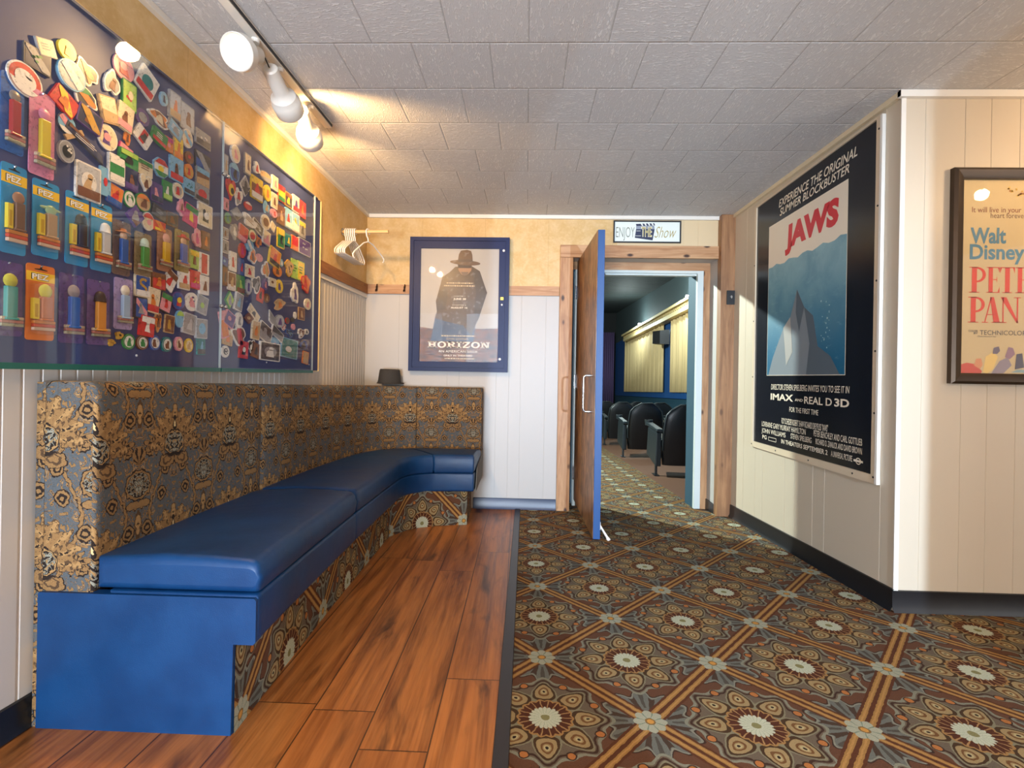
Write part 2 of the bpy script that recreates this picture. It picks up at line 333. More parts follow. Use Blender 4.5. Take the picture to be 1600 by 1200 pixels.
# ---------------------------------------------------------------- mesh helpers
class M:
    def __init__(s): s.v = []; s.f = []; s.mi = []; s.uv = []; s.ms = []
    def idx(s, m):
        if m not in s.ms: s.ms.append(m)
        return s.ms.index(m)
    def face(s, pts, m, uv=None):
        b = len(s.v); s.v += [tuple(p) for p in pts]; s.f.append(list(range(b, b+len(pts)))); s.mi.append(s.idx(m)); s.uv.append(uv)
    def grid(s, rows, m, uvs=None, closed=False):
        b = len(s.v); n = len(rows[0]); k = s.idx(m)
        for r in rows: s.v += [tuple(p) for p in r]
        for i in range(len(rows)-1):
            for j in range(n if closed else n-1):
                j2 = (j+1) % n
                s.f.append([b+i*n+j, b+i*n+j2, b+(i+1)*n+j2, b+(i+1)*n+j]); s.mi.append(k)
                s.uv.append([uvs[i][j], uvs[i][j+1], uvs[i+1][j+1], uvs[i+1][j]] if uvs else None)
    def box(s, a, b, m):
        x0, y0, z0 = a; x1, y1, z1 = b
        q = [(x0,y0,z0),(x1,y0,z0),(x1,y1,z0),(x0,y1,z0),(x0,y0,z1),(x1,y0,z1),(x1,y1,z1),(x0,y1,z1)]
        s.hexa(q, m)
    def hexa(s, q, m):
        b = len(s.v); s.v += [tuple(p) for p in q]; k = s.idx(m)
        for f in ((0,3,2,1),(4,5,6,7),(0,1,5,4),(1,2,6,5),(2,3,7,6),(3,0,4,7)): s.f.append([b+i for i in f]); s.mi.append(k); s.uv.append(None)
    def tube(s, path, r, m, n=8, cap=True):
        P = [Vector(p) for p in path]; rows = []; pu = None
        for i, p in enumerate(P):
            d = (P[min(i+1, len(P)-1)]-P[max(i-1, 0)]).normalized()
            if pu is None: pu = d.orthogonal().normalized()
            pu = (pu-d*pu.dot(d)).normalized(); w_ = d.cross(pu)
            rr = r[i] if isinstance(r, (list, tuple)) else r
            rows.append([p+(pu*math.cos(2*math.pi*k/n)+w_*math.sin(2*math.pi*k/n))*rr for k in range(n)])
        s.grid(rows, m, closed=True)
        if cap: s.face(rows[0][::-1], m); s.face(rows[-1], m)
    def lathe(s, o, axis, prof, m, n=20):
        """prof: (distance along axis, radius)"""
        A = Vector(axis).normalized(); U = A.orthogonal().normalized(); W = A.cross(U); o = Vector(o)
        rows = [[o+A*t+(U*math.cos(2*math.pi*k/n)+W*math.sin(2*math.pi*k/n))*max(r, 1e-5) for k in range(n)] for t, r in prof]
        s.grid(rows, m, closed=True)
    def ball(s, o, r, m, n=12, sq=(1, 1, 1)):
        rows = []
        for i in range(n//2+1):
            a = math.pi*i/(n//2)
            rows.append([(o[0]+r*sq[0]*max(math.sin(a), 1e-4)*math.cos(2*math.pi*k/n), o[1]+r*sq[1]*max(math.sin(a), 1e-4)*math.sin(2*math.pi*k/n), o[2]+r*sq[2]*math.cos(a)) for k in range(n)])
        s.grid(rows[::-1], m, closed=True)
    def build(s, name, parent=None, smooth=None, bevel=None, loc=None):
        me = bpy.data.meshes.new(name); me.from_pydata([Vector(p) for p in s.v], [], s.f)
        for m in s.ms: me.materials.append(m)
        me.polygons.foreach_set('material_index', s.mi)
        if any(u is not None for u in s.uv):
            l = me.uv_layers.new(name='UVMap')
            for p, u in zip(me.polygons, s.uv):
                if u is not None:
                    for i, li in enumerate(p.loop_indices): l.data[li].uv = u[i]
        me.validate(); me.update()
        if smooth is not None:
            me.shade_smooth(); me.set_sharp_from_angle(angle=math.radians(smooth))
        o = bpy.data.objects.new(name, me); COL.objects.link(o)
        if loc is not None:
            me.transform(Matrix.Translation(-Vector(loc))); o.location = loc
        if parent is not None:
            o.parent = parent; o.matrix_parent_inverse = Matrix.Translation(-Vector(parent.location))
        if bevel:
            b = o.modifiers.new('bevel', 'BEVEL'); b.width = bevel; b.segments = 2; b.limit_method = 'ANGLE'
        return o
def tag(o, label, cat, group=None, kind=None):
    o['label'] = label; o['category'] = cat
    if group: o['group'] = group
    if kind: o['kind'] = kind
    return o
def empty(name, loc, label, cat, group=None):
    o = bpy.data.objects.new(name, None); o.empty_display_size = 0.05; COL.objects.link(o); o.location = loc
    return tag(o, label, cat, group)
def struct(m, name, label, cat, **k): return tag(m.build(name, **k), label, cat, kind='structure')
def fz(y): return SL*(YB-y)          # height of the sloping floor
class Flat:
    """a flat printed thing: U to the right, W up, N towards the viewer"""
    def __init__(s, O, U, W, M_=None):
        s.O = Vector(O); s.U = Vector(U); s.W = Vector(W); s.N = s.U.cross(s.W); s.m = M_ or M()
    def P(s, x, y, d=0.0): return s.O+s.U*x+s.W*y+s.N*d
    def poly(s, pts, m, layer=1): s.m.face([s.P(x, y, layer*0.0004) for x, y in pts], m)
    def rect(s, x0, y0, x1, y1, m, layer=1): s.poly([(x0, y0), (x1, y0), (x1, y1), (x0, y1)], m, layer)
    def slab(s, pts, d0, d1, m, mf=None):
        n = len(pts); a = [s.P(x, y, d0) for x, y in pts]; b = [s.P(x, y, d1) for x, y in pts]
        s.m.face(b, mf or m); s.m.face(a[::-1], m)
        for i in range(n): j = (i+1) % n; s.m.face([a[i], a[j], b[j], b[i]], m)
    def box(s, x0, y0, x1, y1, d0, d1, m): s.slab([(x0, y0), (x1, y0), (x1, y1), (x0, y1)], d0, d1, m)
    def ell(s, x, y, rx, ry, m, layer=1, n=20, rot=0.0):
        c, q = math.cos(rot), math.sin(rot)
        s.poly([(x+rx*math.cos(t)*c-ry*math.sin(t)*q, y+rx*math.cos(t)*q+ry*math.sin(t)*c) for t in [2*math.pi*i/n for i in range(n)]], m, layer)
    def line(s, pts, wd, m, layer=1):
        for (x0, y0), (x1, y1) in zip(pts[:-1], pts[1:]):
            l = math.hypot(x1-x0, y1-y0) or 1; nx, ny = -(y1-y0)/l*wd/2, (x1-x0)/l*wd/2
            s.poly([(x0-nx, y0-ny), (x1-nx, y1-ny), (x1+nx, y1+ny), (x0+nx, y0+ny)], m, layer)
    def text(s, body, x, y, w_, h, m, layer=2, bold=0.0, shear=0.0, rot=0.0, align='L'):
        """lettering fitted into a box w_ wide (None keeps the proportions) and h tall, baseline at y"""
        cu = bpy.data.curves.new('lettering', 'FONT'); cu.body = body; cu.size = 1.0; cu.offset = bold; cu.shear = shear; cu.resolution_u = 3
        ob = bpy.data.objects.new('lettering', cu); me = bpy.data.meshes.new_from_object(ob)
        vs_ = [v.co.copy() for v in me.vertices]; fs = [list(p.vertices) for p in me.polygons]
        bpy.data.objects.remove(ob); bpy.data.curves.remove(cu); bpy.data.meshes.remove(me)
        if not vs_: return
        x0 = min(v.x for v in vs_); x1 = max(v.x for v in vs_); y1 = max(v.y for v in vs_); y0 = min(v.y for v in vs_)
        ky = h/max(y1, 1e-6) if y0 > -0.1 else h/0.70
        kx = (w_/(x1-x0)) if w_ else ky
        tw = (x1-x0)*kx; ox = x if align == 'L' else (x-tw/2 if align == 'C' else x-tw)
        c, q = math.cos(rot), math.sin(rot); b = len(s.m.v); k = s.m.idx(m)
        for v in vs_:
            a, e = (v.x-x0)*kx+ox-x, v.y*ky
            s.m.v.append(tuple(s.P(x+a*c-e*q, y+a*q+e*c, layer*0.0004)))
        for f in fs: s.m.f.append([b+i for i in f]); s.m.mi.append(k); s.m.uv.append(None)
def lerp(a, b, t): return a+(b-a)*t
def rrect(x0, y0, x1, y1, r, n=4):
    out = []
    for cx, cy, a0 in ((x1-r, y0+r, -90), (x1-r, y1-r, 0), (x0+r, y1-r, 90), (x0+r, y0+r, 180)):
        for i in range(n+1): a = math.radians(a0+90*i/n); out.append((cx+r*math.cos(a), cy+r*math.sin(a)))
    return out
def clip(poly, nx, ny, d):
    """keep the part with nx*x+ny*y <= d"""
    out = []
    for i in range(len(poly)):
        a = poly[i]; b = poly[(i+1) % len(poly)]; da = nx*a[0]+ny*a[1]-d; db = nx*b[0]+ny*b[1]-d
        if da <= 0: out.append(a)
        if da*db < 0: t = da/(da-db); out.append((lerp(a[0], b[0], t), lerp(a[1], b[1], t)))
    return out
def resample(pl, n):
    """n points spread evenly along a rounded polyline (Catmull-Rom)"""
    P = [Vector(p).to_2d() for p in pl]; fine = []
    for i in range(len(P)-1):
        p0, p1, p2, p3 = P[max(i-1, 0)], P[i], P[i+1], P[min(i+2, len(P)-1)]
        for k in range(10):
            t = k/10; fine.append(0.5*((2*p1)+(p2-p0)*t+(2*p0-5*p1+4*p2-p3)*t*t+(3*p1-p0-3*p2+p3)*t*t*t))
    fine.append(P[-1]); return fine
def printed(name, c):
    """printed card: the flat colour with a fine uneven print of lighter and darker ink"""
    m = bpy.data.materials.get(name)
    if m: return m
    t = Tree(name, 0.35); x, y, z = t.coord('Object'); n = t.noise(t.vec(x, y, z), 85, 4, 0.65, 0.6); q = t.noise(t.vec(y, z, x), 30, 2)
    k = hx(c); lo = tuple(a*0.42 for a in k); hi = tuple(min(1, a*0.8+0.14) for a in k)
    col = t.mix(n.smooth(0.52, 0.66)*0.75, k, lo); col = t.mix(q.smooth(0.55, 0.7)*0.5, col, hi)
    return t.out(col)
# ---------------------------------------------------------------- the setting
XL, XR, YJ, ZC = -1.34, 1.64, 2.21, 2.408
YF, XE = -2.6, 4.6      # the lobby behind and beside the photographer
m = M()
def floorquad(mm, x0, x1, y0, y1, mt, dz=0.0, n=1):
    mm.face([(x0, y0, fz(y0)+dz), (x1, y0, fz(y0)+dz), (x1, y1, fz(y1)+dz), (x0, y1, fz(y1)+dz)], mt, [(x0, y0), (x1, y0), (x1, y1), (x0, y1)])
for a, b in ((YF, YJ), ): floorquad(m, -0.03, XE, a, b, CARPET)
floorquad(m, -0.045, 1.66, YJ, 4.0, CARPET); floorquad(m, 0.36, 1.56, 4.0, 4.36, CARPET); floorquad(m, -4.0, 1.47, 4.36, 18.2, CARPET)
struct(m, 'floor', 'brown carpet with gold lozenges and pale flowers, sloping towards the auditorium', 'floor')
m = M(); floorquad(m, XL, -0.055, YF, 4.0, PLANKS)
struct(m, 'floor_laminate', 'brown wood laminate planks in front of the corner bench', 'floor')
m = M(); floorquad(m, 1.47, 3.3, 4.36, 18.2, mat('auditorium_wood_floor', '6a4a38', 0.65), 0.0)
struct(m, 'floor_auditorium', 'reddish wood floor under the cinema seats', 'floor')
m = M(); g = mat('vinyl_edge_strip', '26252a', 0.4)
m.hexa([(-0.062, YF, fz(YF)), (-0.020, YF, fz(YF)), (-0.033, 3.98, fz(3.98)), (-0.076, 3.98, fz(3.98)), (-0.060, YF, fz(YF)+0.006), (-0.022, YF, fz(YF)+0.006), (-0.035, 3.98, fz(3.98)+0.006), (-0.074, 3.98, fz(3.98)+0.006)], g)
struct(m, 'trim_1', 'black edge strip between the planks and the carpet', 'trim')
m = M(); m.face([(XL, YF, ZC), (XL, 4.0, ZC), (XR+0.06, 4.0, ZC), (XR+0.06, YJ, ZC), (XE, YJ, ZC), (XE, YF, ZC)], TILES)
struct(m, 'ceiling', 'grey textured ceiling of square tiles in staggered rows', 'ceiling')

def profile_wall(mm, run, z0, z1, mt, fixed, axis, sign, grooves, gw=0.004, gd=0.0018, sloped=False):
    """a wall of boards: flat with V grooves. axis 'x' or 'y' is the way it runs, fixed the other coordinate, sign the way it faces"""
    pts = [(run[0], 0.0)]
    for q in sorted(grooves):
        if run[0]+gw < q < run[1]-gw: pts += [(q-gw/2, 0.0), (q-gw/4, -gd), (q+gw/4, -gd), (q+gw/2, 0.0)]
    pts.append((run[1], 0.0)); rows = []
    for a, d in pts:
        zb = (fz(a) if axis == 'y' else fz(fixed))-0.02 if z0 is None else z0
        p = (lambda z: (a, fixed+sign*d, z)) if axis == 'x' else (lambda z: (fixed+sign*d, a, z))
        rows.append([p(zb), p(z1)])
    if (axis == 'x') == (sign < 0): mm.grid(rows[::-1], mt)
    else: mm.grid(rows, mt)
# left wall: beadboard, with gold wallpaper over the rail
m = M(); profile_wall(m, (YF, 4.0), None, 1.76, BEAD, XL, 'y', 1, [1.257+0.0518*i for i in range(-75, 54)], 0.010, 0.004)
m.face([(XL, YF, 1.75), (XL, YF, ZC), (XL, 4.0, ZC), (XL, 4.0, 1.75)][::-1], PAPER)
struct(m, 'wall_left', 'left wall of white beadboard with gold wallpaper above the rail', 'wall')
# back wall
m = M(); profile_wall(m, (XL, 0.32), -0.02, 1.76, WHITEP, 4.0, 'x', -1, [-1.06, -0.655, -0.555, -0.25, -0.145, -0.05, 0.15])
m.face([(XL, 4.0, 1.75), (0.32, 4.0, 1.75), (0.32, 4.0, ZC), (XL, 4.0, ZC)], PAPER)
m.face([(0.32, 4.0, 2.10), (0.72, 4.0, 2.10), (0.72, 4.0, ZC), (0.32, 4.0, ZC)], PAPER)
profile_wall(m, (0.72, XR+0.05), 2.10, ZC, mat('tan_panel', 'd6bf98', 0.45), 4.0, 'x', -1, [1.255, 1.372])
struct(m, 'wall_back', 'back wall with white panels below and gold wallpaper above', 'wall')
# right wall and the wall that turns off it
m = M(); profile_wall(m, (YJ, 4.0), None, ZC, CREAM, XR, 'y', -1, [2.30, 2.72, 2.83, 3.02, 3.13, 3.42, 3.53, 3.72])
struct(m, 'wall_right', 'cream panelled right wall behind the tall black poster', 'wall')
m = M(); profile_wall(m, (XR, XE), None, ZC, CREAM, YJ, 'x', -1, [1.744, 1.915, 2.027]+[2.15+0.406*i+o for i in range(6) for o in (0, 0.171, 0.283)])
struct(m, 'wall_right_return', 'cream panelled wall facing the lobby behind the framed film poster', 'wall')
# lobby walls out of sight: the shop front with its openings
m = M(); fr = mat('lobby_wall', 'd2c6b2', 0.5)
def wallq(x0, x1, z0, z1): m.box((x0, YF-0.06, z0), (x1, YF, z1), fr)
wallq(XL-0.06, -1.25, -0.2, ZC); wallq(-1.25, 0.85, 2.32, ZC); wallq(0.85, XE, -0.2, ZC)
struct(m, 'wall_front', 'lobby wall behind the photographer with the shop front opening', 'wall')
m = M(); m.box((XE, YF, -0.2), (XE+0.06, YJ, ZC), fr); struct(m, 'wall_east', 'far side wall of the lobby', 'wall')
m = M(); m.box((1.456, -0.45, 0.2), (2.15, -0.35, ZC), fr); m.box((0.27, -0.55, 0.2), (0.74, -0.45, ZC), fr); struct(m, 'light_baffle', 'unseen slabs added behind the camera to cut the daylight', 'light_baffle')  # two added slabs, never in view, that shape the daylight
# trims
m = M()
m.box((XL, YF, ZC-0.024), (XL+0.022, 4.0, ZC-0.001), TRIMW); struct(m, 'trim_2', 'white cove strip along the left wall at the ceiling', 'trim')
m = M(); m.box((XL+0.022, 3.978, ZC-0.030), (1.535, 3.999, ZC-0.001), TRIMW); struct(m, 'trim_3', 'white cove strip along the back wall at the ceiling', 'trim')
m = M(); m.box((XR-0.02, YJ-0.02, ZC-0.026), (XR-0.001, 3.96, ZC-0.001), mat('cream_trim', 'd9c8a8', 0.45)); struct(m, 'trim_4', 'cream cove strip along the right wall at the ceiling', 'trim')
m = M(); m.box((XR-0.02, YJ-0.022, ZC-0.030), (XE, YJ-0.001, ZC-0.001), TRIMW); m.box((XR-0.004, YJ-0.005, fz(YJ)+0.09), (XR+0.016, YJ-0.0005, ZC-0.03), TRIMW); struct(m, 'trim_5', 'white corner and ceiling trim of the wall that turns away', 'trim')
m = M(); m.box((XL, YF, 1.747), (XL+0.020, 4.0, 1.824), PINE_Y); m.box((XL, YF, 1.715), (XL+0.010, 4.0, 1.747), TRIMW); struct(m, 'trim_6', 'brown wooden rail along the left wall', 'trim')
m = M(); m.box((XL+0.02, 3.980, 1.750), (0.254, 3.9995, 1.826), PINE_X); struct(m, 'trim_7', 'pine rail with dark knots along the back wall', 'trim')
def baseboard(name, pts, h, nrm, label, mt=BLACKB):
    m = M(); rows = []
    for (x, y) in pts:
        z = fz(y); nx, ny = nrm
        rows.append([(x, y, z+h), (x+nx*0.008, y+ny*0.008, z+h-0.002), (x+nx*0.010, y+ny*0.010, z+0.022), (x+nx*0.022, y+ny*0.022, z+0.001)])
    m.grid(rows, mt); return struct(m, name, label, 'baseboard', smooth=50)
baseboard('baseboard_back', [(-0.42, 3.999), (0.254, 3.999)], 0.088, (0, -1), 'dark blue rubber baseboard under the back wall', mat('navy_rubber', '2b3852', 0.35))
baseboard('baseboard_right', [(XR-0.001, 3.93), (XR-0.001, YJ-0.01)], 0.098, (-1, 0), 'black rubber baseboard along the right wall')
baseboard('baseboard_return', [(XR-0.012, YJ-0.001), (XE, YJ-0.001)], 0.093, (0, -1), 'black rubber baseboard along the wall that turns away')
baseboard('baseboard_left', [(XL+0.001, YF), (XL+0.001, 3.9)], 0.082, (1, 0), 'black rubber baseboard behind the bench on the left wall')

# ---------------------------------------------------------------- doorway
m = M(); m.box((0.258, 3.972, -0.02), (0.363, 3.9995, 2.062), PINE_Z); struct(m, 'trim_8', 'upright pine casing board left of the doorway', 'trim', bevel=0.002)
m = M(); m.box((0.258, 3.970, 2.064), (1.529, 3.9995, 2.164), PINE_X); struct(m, 'trim_9', 'pine header board over the doorway', 'trim', bevel=0.002)
m = M(); m.box((1.531, 3.925, -0.02), (1.641, 3.9995, ZC-0.002), POSTW); struct(m, 'trim_10', 'tall brown wooden post right of the doorway', 'trim', bevel=0.003)
m = M()  # reveal of the deep doorway
m.box((0.33, 4.0, -0.03), (0.363, 4.20, 2.10), PINE_Z); m.box((1.541, 4.0, -0.04), (1.60, 4.20, 2.10), WHITEP); m.box((0.33, 4.0, 2.073), (1.60, 4.20, 2.13), WHITEP)
m.box((1.532, 4.0, -0.02), (1.541, 4.20, 0.078), BLACKB)
struct(m, 'trim_11', 'white reveal lining the deep doorway', 'trim')
m = M(); m.box((1.487, 4.18, -0.04), (1.541, 4.20, 2.007), PINE_Z); struct(m, 'trim_12', 'narrow pine casing on the right of the inner door frame', 'trim', bevel=0.002)
m = M(); m.box((0.363, 4.18, 2.007), (1.541, 4.20, 2.073), PINE_X); struct(m, 'trim_13', 'narrow pine casing over the inner door frame', 'trim', bevel=0.002)
m = M(); wf = mat('white_door_frame', 'cfd6d2', 0.35)
m.box((1.438, 4.185, -0.05), (1.487, 4.225, 2.007), wf); m.box((0.405, 4.185, -0.05), (0.43, 4.30, 2.007), wf); m.box((0.43, 4.185, 1.985), (1.438, 4.30, 2.007), wf)
m.box((0.44, 4.215, 1.970), (1.438, 4.27, 1.985), wf)
struct(m, 'door_frame', 'white metal frame of the auditorium door', 'door frame')

d = empty('door_1', (0.43, 4.13, 0.05), 'open auditorium door with a brown veneered face and a bright blue edge', 'door'); d['kind'] = 'structure'
a0, b0, a1, b1 = (0.414, 4.125), (0.459, 4.128), (0.4475, 3.172), (0.4925, 3.170)
m = M(); Z0, Z1 = 0.057, 2.062
m.hexa([(*a1, Z0), (*b1, Z0), (*b0, Z0), (*a0, Z0), (*a1, Z1), (*b1, Z1), (*b0, Z1), (*a0, Z1)], BLUEP); m.build('door_leaf', d, bevel=0.002)
m = M(); ex = 0.0025
m.hexa([(a1[0]-ex, a1[1]+0.004, Z0+0.003), (a1[0]-0.0004, a1[1]+0.004, Z0+0.003), (a0[0]-0.0004, a0[1]-0.002, Z0+0.003), (a0[0]-ex, a0[1]-0.002, Z0+0.003), (a1[0]-ex, a1[1]+0.004, Z1-0.002), (a1[0]-0.0004, a1[1]+0.004, Z1-0.002), (a0[0]-0.0004, a0[1]-0.002, Z1-0.002), (a0[0]-ex, a0[1]-0.002, Z1-0.002)], OAK)
m.build('door_face', d)['label'] = 'brown wood veneer face'
hx_, hy = 0.440, 3.315
m = M(); m.tube([(hx_, hy, 1.115), (hx_-0.040, hy, 1.115), (hx_-0.052, hy, 1.105), (hx_-0.054, hy, 1.09), (hx_-0.054, hy, 0.895), (hx_-0.052, hy, 0.88), (hx_-0.040, hy, 0.870), (hx_, hy, 0.870)], 0.008, CHROME, 10); m.build('door_handle', d, smooth=50)
for z in (0.28, 1.05, 1.80):
    m = M(); m.tube([(0.404, 4.132, z-0.055), (0.404, 4.132, z+0.055)], 0.008, CHROME, 10); m.box((0.404, 4.134, z-0.055), (0.416, 4.138, z+0.055), CHROME); m.build('hinge', d, smooth=40)
m = M(); m.tube([(0.475, 3.80, 1.955), (0.60, 4.02, 1.966), (0.66, 4.21, 1.974)], 0.006, CHROME, 8); m.box((0.462, 3.72, 1.93), (0.492, 3.98, 1.97), CHROME); m.build('door_closer', d)
m = M(); m.tube([(0.497, 3.215, 0.135), (0.545, 3.172, 0.062)], [0.006, 0.008], WHITEPL, 8); m.tube([(0.541, 3.176, 0.066), (0.552, 3.165, 0.0545)], 0.011, WHITEPL, 8); m.box((0.4925, 3.195, 0.11), (0.499, 3.235, 0.16), WHITEPL); m.build('door_stop', d)['label'] = 'white kick-down door stop'

p = empty('light_switch', (1.622, 3.92, 1.745), 'black key switch plate on the wooden post beside the doorway', 'switch')
F = Flat((1.608, 3.9245, 1.745), (1, 0, 0), (0, 0, 1)); F.slab(rrect(-0.031, -0.056, 0.031, 0.056, 0.004), 0, 0.007, DARK); F.m.build('plate', p)
m = M(); m.tube([(1.608, 3.918, 1.748), (1.608, 3.908, 1.750)], 0.010, CHROME, 10); m.box((1.6055, 3.900, 1.735), (1.6105, 3.909, 1.760), CHROME); m.build('key_lever', p)
# ---------------------------------------------------------------- corner bench
bench = empty('corner_bench', (-1.02, 2.6, fz(2.6)), 'upholstered corner bench with patterned damask back and blue vinyl seat on a carpeted base', 'bench')
A_ = [(-.705,1.28),(-.735,1.7),(-.765,2.2),(-.79,2.73),(-.80,2.98),(-.805,3.12),(-.785,3.25),(-.735,3.335),(-.66,3.385),(-.58,3.405),(-.48,3.418),(-.36,3.425)]
B_ = [(-1.155,1.28),(-1.19,1.7),(-1.21,2.2),(-1.225,2.73),(-1.222,3.05),(-1.21,3.3),(-1.18,3.52),(-1.11,3.69),(-1.0,3.80),(-.83,3.855),(-.6,3.865),(-.35,3.865)]
W_ = [(-1.312,1.28),(-1.315,1.7),(-1.318,2.2),(-1.32,2.73),(-1.32,3.15),(-1.32,3.5),(-1.318,3.78),(-1.28,3.93),(-1.12,3.978),(-.83,3.978),(-.6,3.978),(-.35,3.978)]
K_ = [(-.765,1.28),(-.795,1.7),(-.825,2.2),(-.85,2.73),(-.865,3.0),(-.868,3.12)]
A, B, W = resample(A_, 0), resample(B_, 0), resample(W_, 0)        # ten steps per span
def cum(P):
    s = [0.0]
    for i in range(1, len(P)): s.append(s[-1]+(P[i]-P[i-1]).length)
    return s
def sweep(name, R, Fr, sect, m, r_end=0.02, smooth=60, ends=(True, True), uvoff=(0, 0)):
    """solid between the rear line R and the front line Fr; sect(d, y) gives the outline as (distance from the rear, height) points"""
    mm = M(); n = len(R); S = cum(Fr); st = []
    tot = S[-1]; e = [0.0]
    def station(i, inset):
        r, f = R[i], Fr[i]; d = (f-r).length; u = (f-r)/d; pts = sect(d, r.y)
        cx = sum(p[0] for p in pts)/len(pts); ch = sum(p[1] for p in pts)/len(pts)
        hw = max(abs(p[0]-cx) for p in pts); hh = max(abs(p[1]-ch) for p in pts)
        q = [(cx+(a-cx)*(1-inset/hw), ch+(b-ch)*(1-inset/hh)) for a, b in pts]
        return [(r.x+u.x*a, r.y+u.y*a, fz(r.y+u.y*a)+b) for a, b in q], q
    rows = []; uvs = []
    tang0 = (Fr[1]-Fr[0]).normalized(); tang1 = (Fr[-1]-Fr[-2]).normalized()
    def push(i, inset, shift, tg):
        P, q = station(i, inset); P = [(x+tg.x*shift, y+tg.y*shift, z) for x, y, z in P]
        rows.append(P+[P[0]]); per = [0.0]
        for k in range(1, len(q)): per.append(per[-1]+math.hypot(q[k][0]-q[k-1][0], q[k][1]-q[k-1][1]))
        per.append(per[-1]+math.hypot(q[0][0]-q[-1][0], q[0][1]-q[-1][1]))
        uvs.append([(uvoff[0]+S[i]+shift, uvoff[1]+v) for v in per])
    for k in range(4):
        a = math.pi/2*k/4; push(0, r_end*(1-math.sin(a)), r_end*(1-math.cos(a)), tang0)
    for i in range(1, n-1): push(i, 0, 0, tang0)
    for k in range(3, -1, -1):
        a = math.pi/2*k/4; push(n-1, r_end*(1-math.sin(a)), -r_end*(1-math.cos(a)), tang1)
    mm.grid(rows, m, uvs)
    q0 = station(0, r_end)[1]; q1 = station(n-1, r_end)[1]
    mm.face(rows[0][:-1][::-1], m, [(uvoff[0]-a, uvoff[1]+b) for a, b in q0][::-1]); mm.face(rows[-1][:-1], m, [(uvoff[0]+tot+a, uvoff[1]+b) for a, b in q1])
    return mm.build(name, bench, smooth=smooth)
def arc(cx, cy, r, a0, a1, n=4): return [(cx+r*math.cos(math.radians(a0+(a1-a0)*i/n)), cy+r*math.sin(math.radians(a0+(a1-a0)*i/n))) for i in range(n+1)]
def back_sect(d, y):
    top = lerp(0.935, 0.985, (y-1.28)/2.6); r = min(0.035, d*0.35)
    return [(d, 0.30), (d, 0.55), (d, 0.75)]+arc(d-r, top-r, r, 0, 90)+arc(r, top-r, r, 90, 180)+[(0, 0.55), (0, 0.30)]
def seat_sect(d, y):
    top = lerp(0.462, 0.496, (y-1.28)/2.2); bot = 0.372; r = 0.032
    return [(0, bot), (d*0.5, bot)]+arc(d-0.015, bot+0.015, 0.015, -90, 0)+[(d+0.006, (bot+top)/2)]+arc(d-r, top-r, r, 0, 90)+[(d*0.7, top+0.006), (d*0.4, top+0.008), (0, top-0.004)]
def apron_sect(d, y): return [(0.04, 0.243)]+arc(d-0.015, 0.258, 0.015, -90, 0)+arc(d-0.012, 0.360, 0.012, 0, 90)+[(0.04, 0.372)]
cuts = (0, 20, 83, 110); bc = (0, 20, 88, 110)
for i in range(3):
    s = slice(bc[i], bc[i+1]+1); sweep('backrest', W[s], B[s], back_sect, DAMASK, 0.012, uvoff=(0.17+cum(B)[bc[i]], 0.02))
for i in range(3):
    s = slice(cuts[i], cuts[i+1]+1); sweep('seat_cushion', B[s], A[s], seat_sect, VINYL, 0.024)
for i in range(2):
    s = slice((0, 20)[i], (20, 110)[i]+1); sweep('seat_apron', B[s], A[s], apron_sect, VINYL, 0.010)
# carpeted base, in two panels, with its return at the far end
def kick(name, pts, uvf):
    mm = M(); rows = []; uv = []; P = [Vector(p) for p in pts]; s = cum(P)
    for p, q in zip(P, s): rows.append([(p.x, p.y, fz(p.y)), (p.x, p.y, fz(p.y)+0.262)]); uv.append([uvf(q, 0.0), uvf(q, 0.262)])
    mm.grid(rows, CARPET, uv); return mm.build(name, bench, smooth=30)
K = resample(K_, 0)
kick('kick_panel', K, lambda s, h: (0.07+h-0.03, s-1.33+2.369))
kick('kick_panel', [(-.868,3.12),(-.80,3.27),(-.74,3.345),(-.62,3.41),(-.50,3.45),(-.409,3.468)], lambda s, h: (0.07+s, 2.369+0.0+h-0.03))
kick('kick_panel', [(-.409,3.468),(-.420,3.70),(-.43,3.92)], lambda s, h: (0.07+s, 2.1+h-0.03))
# blue vinyl end panel facing the room, with a toe notch
F = Flat((-1.302, 1.283, fz(1.283)), (1, 0, 0), (0, 0, 1))
F.slab([(0, -0.01), (0.533, -0.01), (0.536, 0.243), (0.590, 0.243), (0.596, 0.250), (0.596, 0.360), (0.590, 0.366), (0.004, 0.366), (0, 0.362)], -0.015, 0.012, VINYL)
F.m.build('end_panel', bench, smooth=30, bevel=0.006)['label'] = 'blue vinyl end panel'
m = M(); m.grid([[(x, y, fz(1.28)+z) for z in (-0.01, 0.2, 0.5, 0.93)] for x, y in ((-1.338, 1.30), (-1.318, 1.276), (-1.297, 1.279))], DAMASK, [[(x, z) for z in (0, 0.2, 0.5, 0.93)] for x in (0.08, 0.10, 0.12)]); m.build('back_edge_strip', bench, smooth=60)
m = M()  # far end of the back and seat, facing the door
F = Flat((-0.352, 3.44, fz(3.6)), (0, 1, 0), (0, 0, 1), m); F.slab([(0.02, 0.25), (0.535, 0.25), (0.535, 0.47), (0.44, 0.47), (0.40, 0.44), (0.10, 0.40)], 0, 0.006, mat('grey_fabric', '6d6a63', 0.9)); m.build('end_cover', bench)

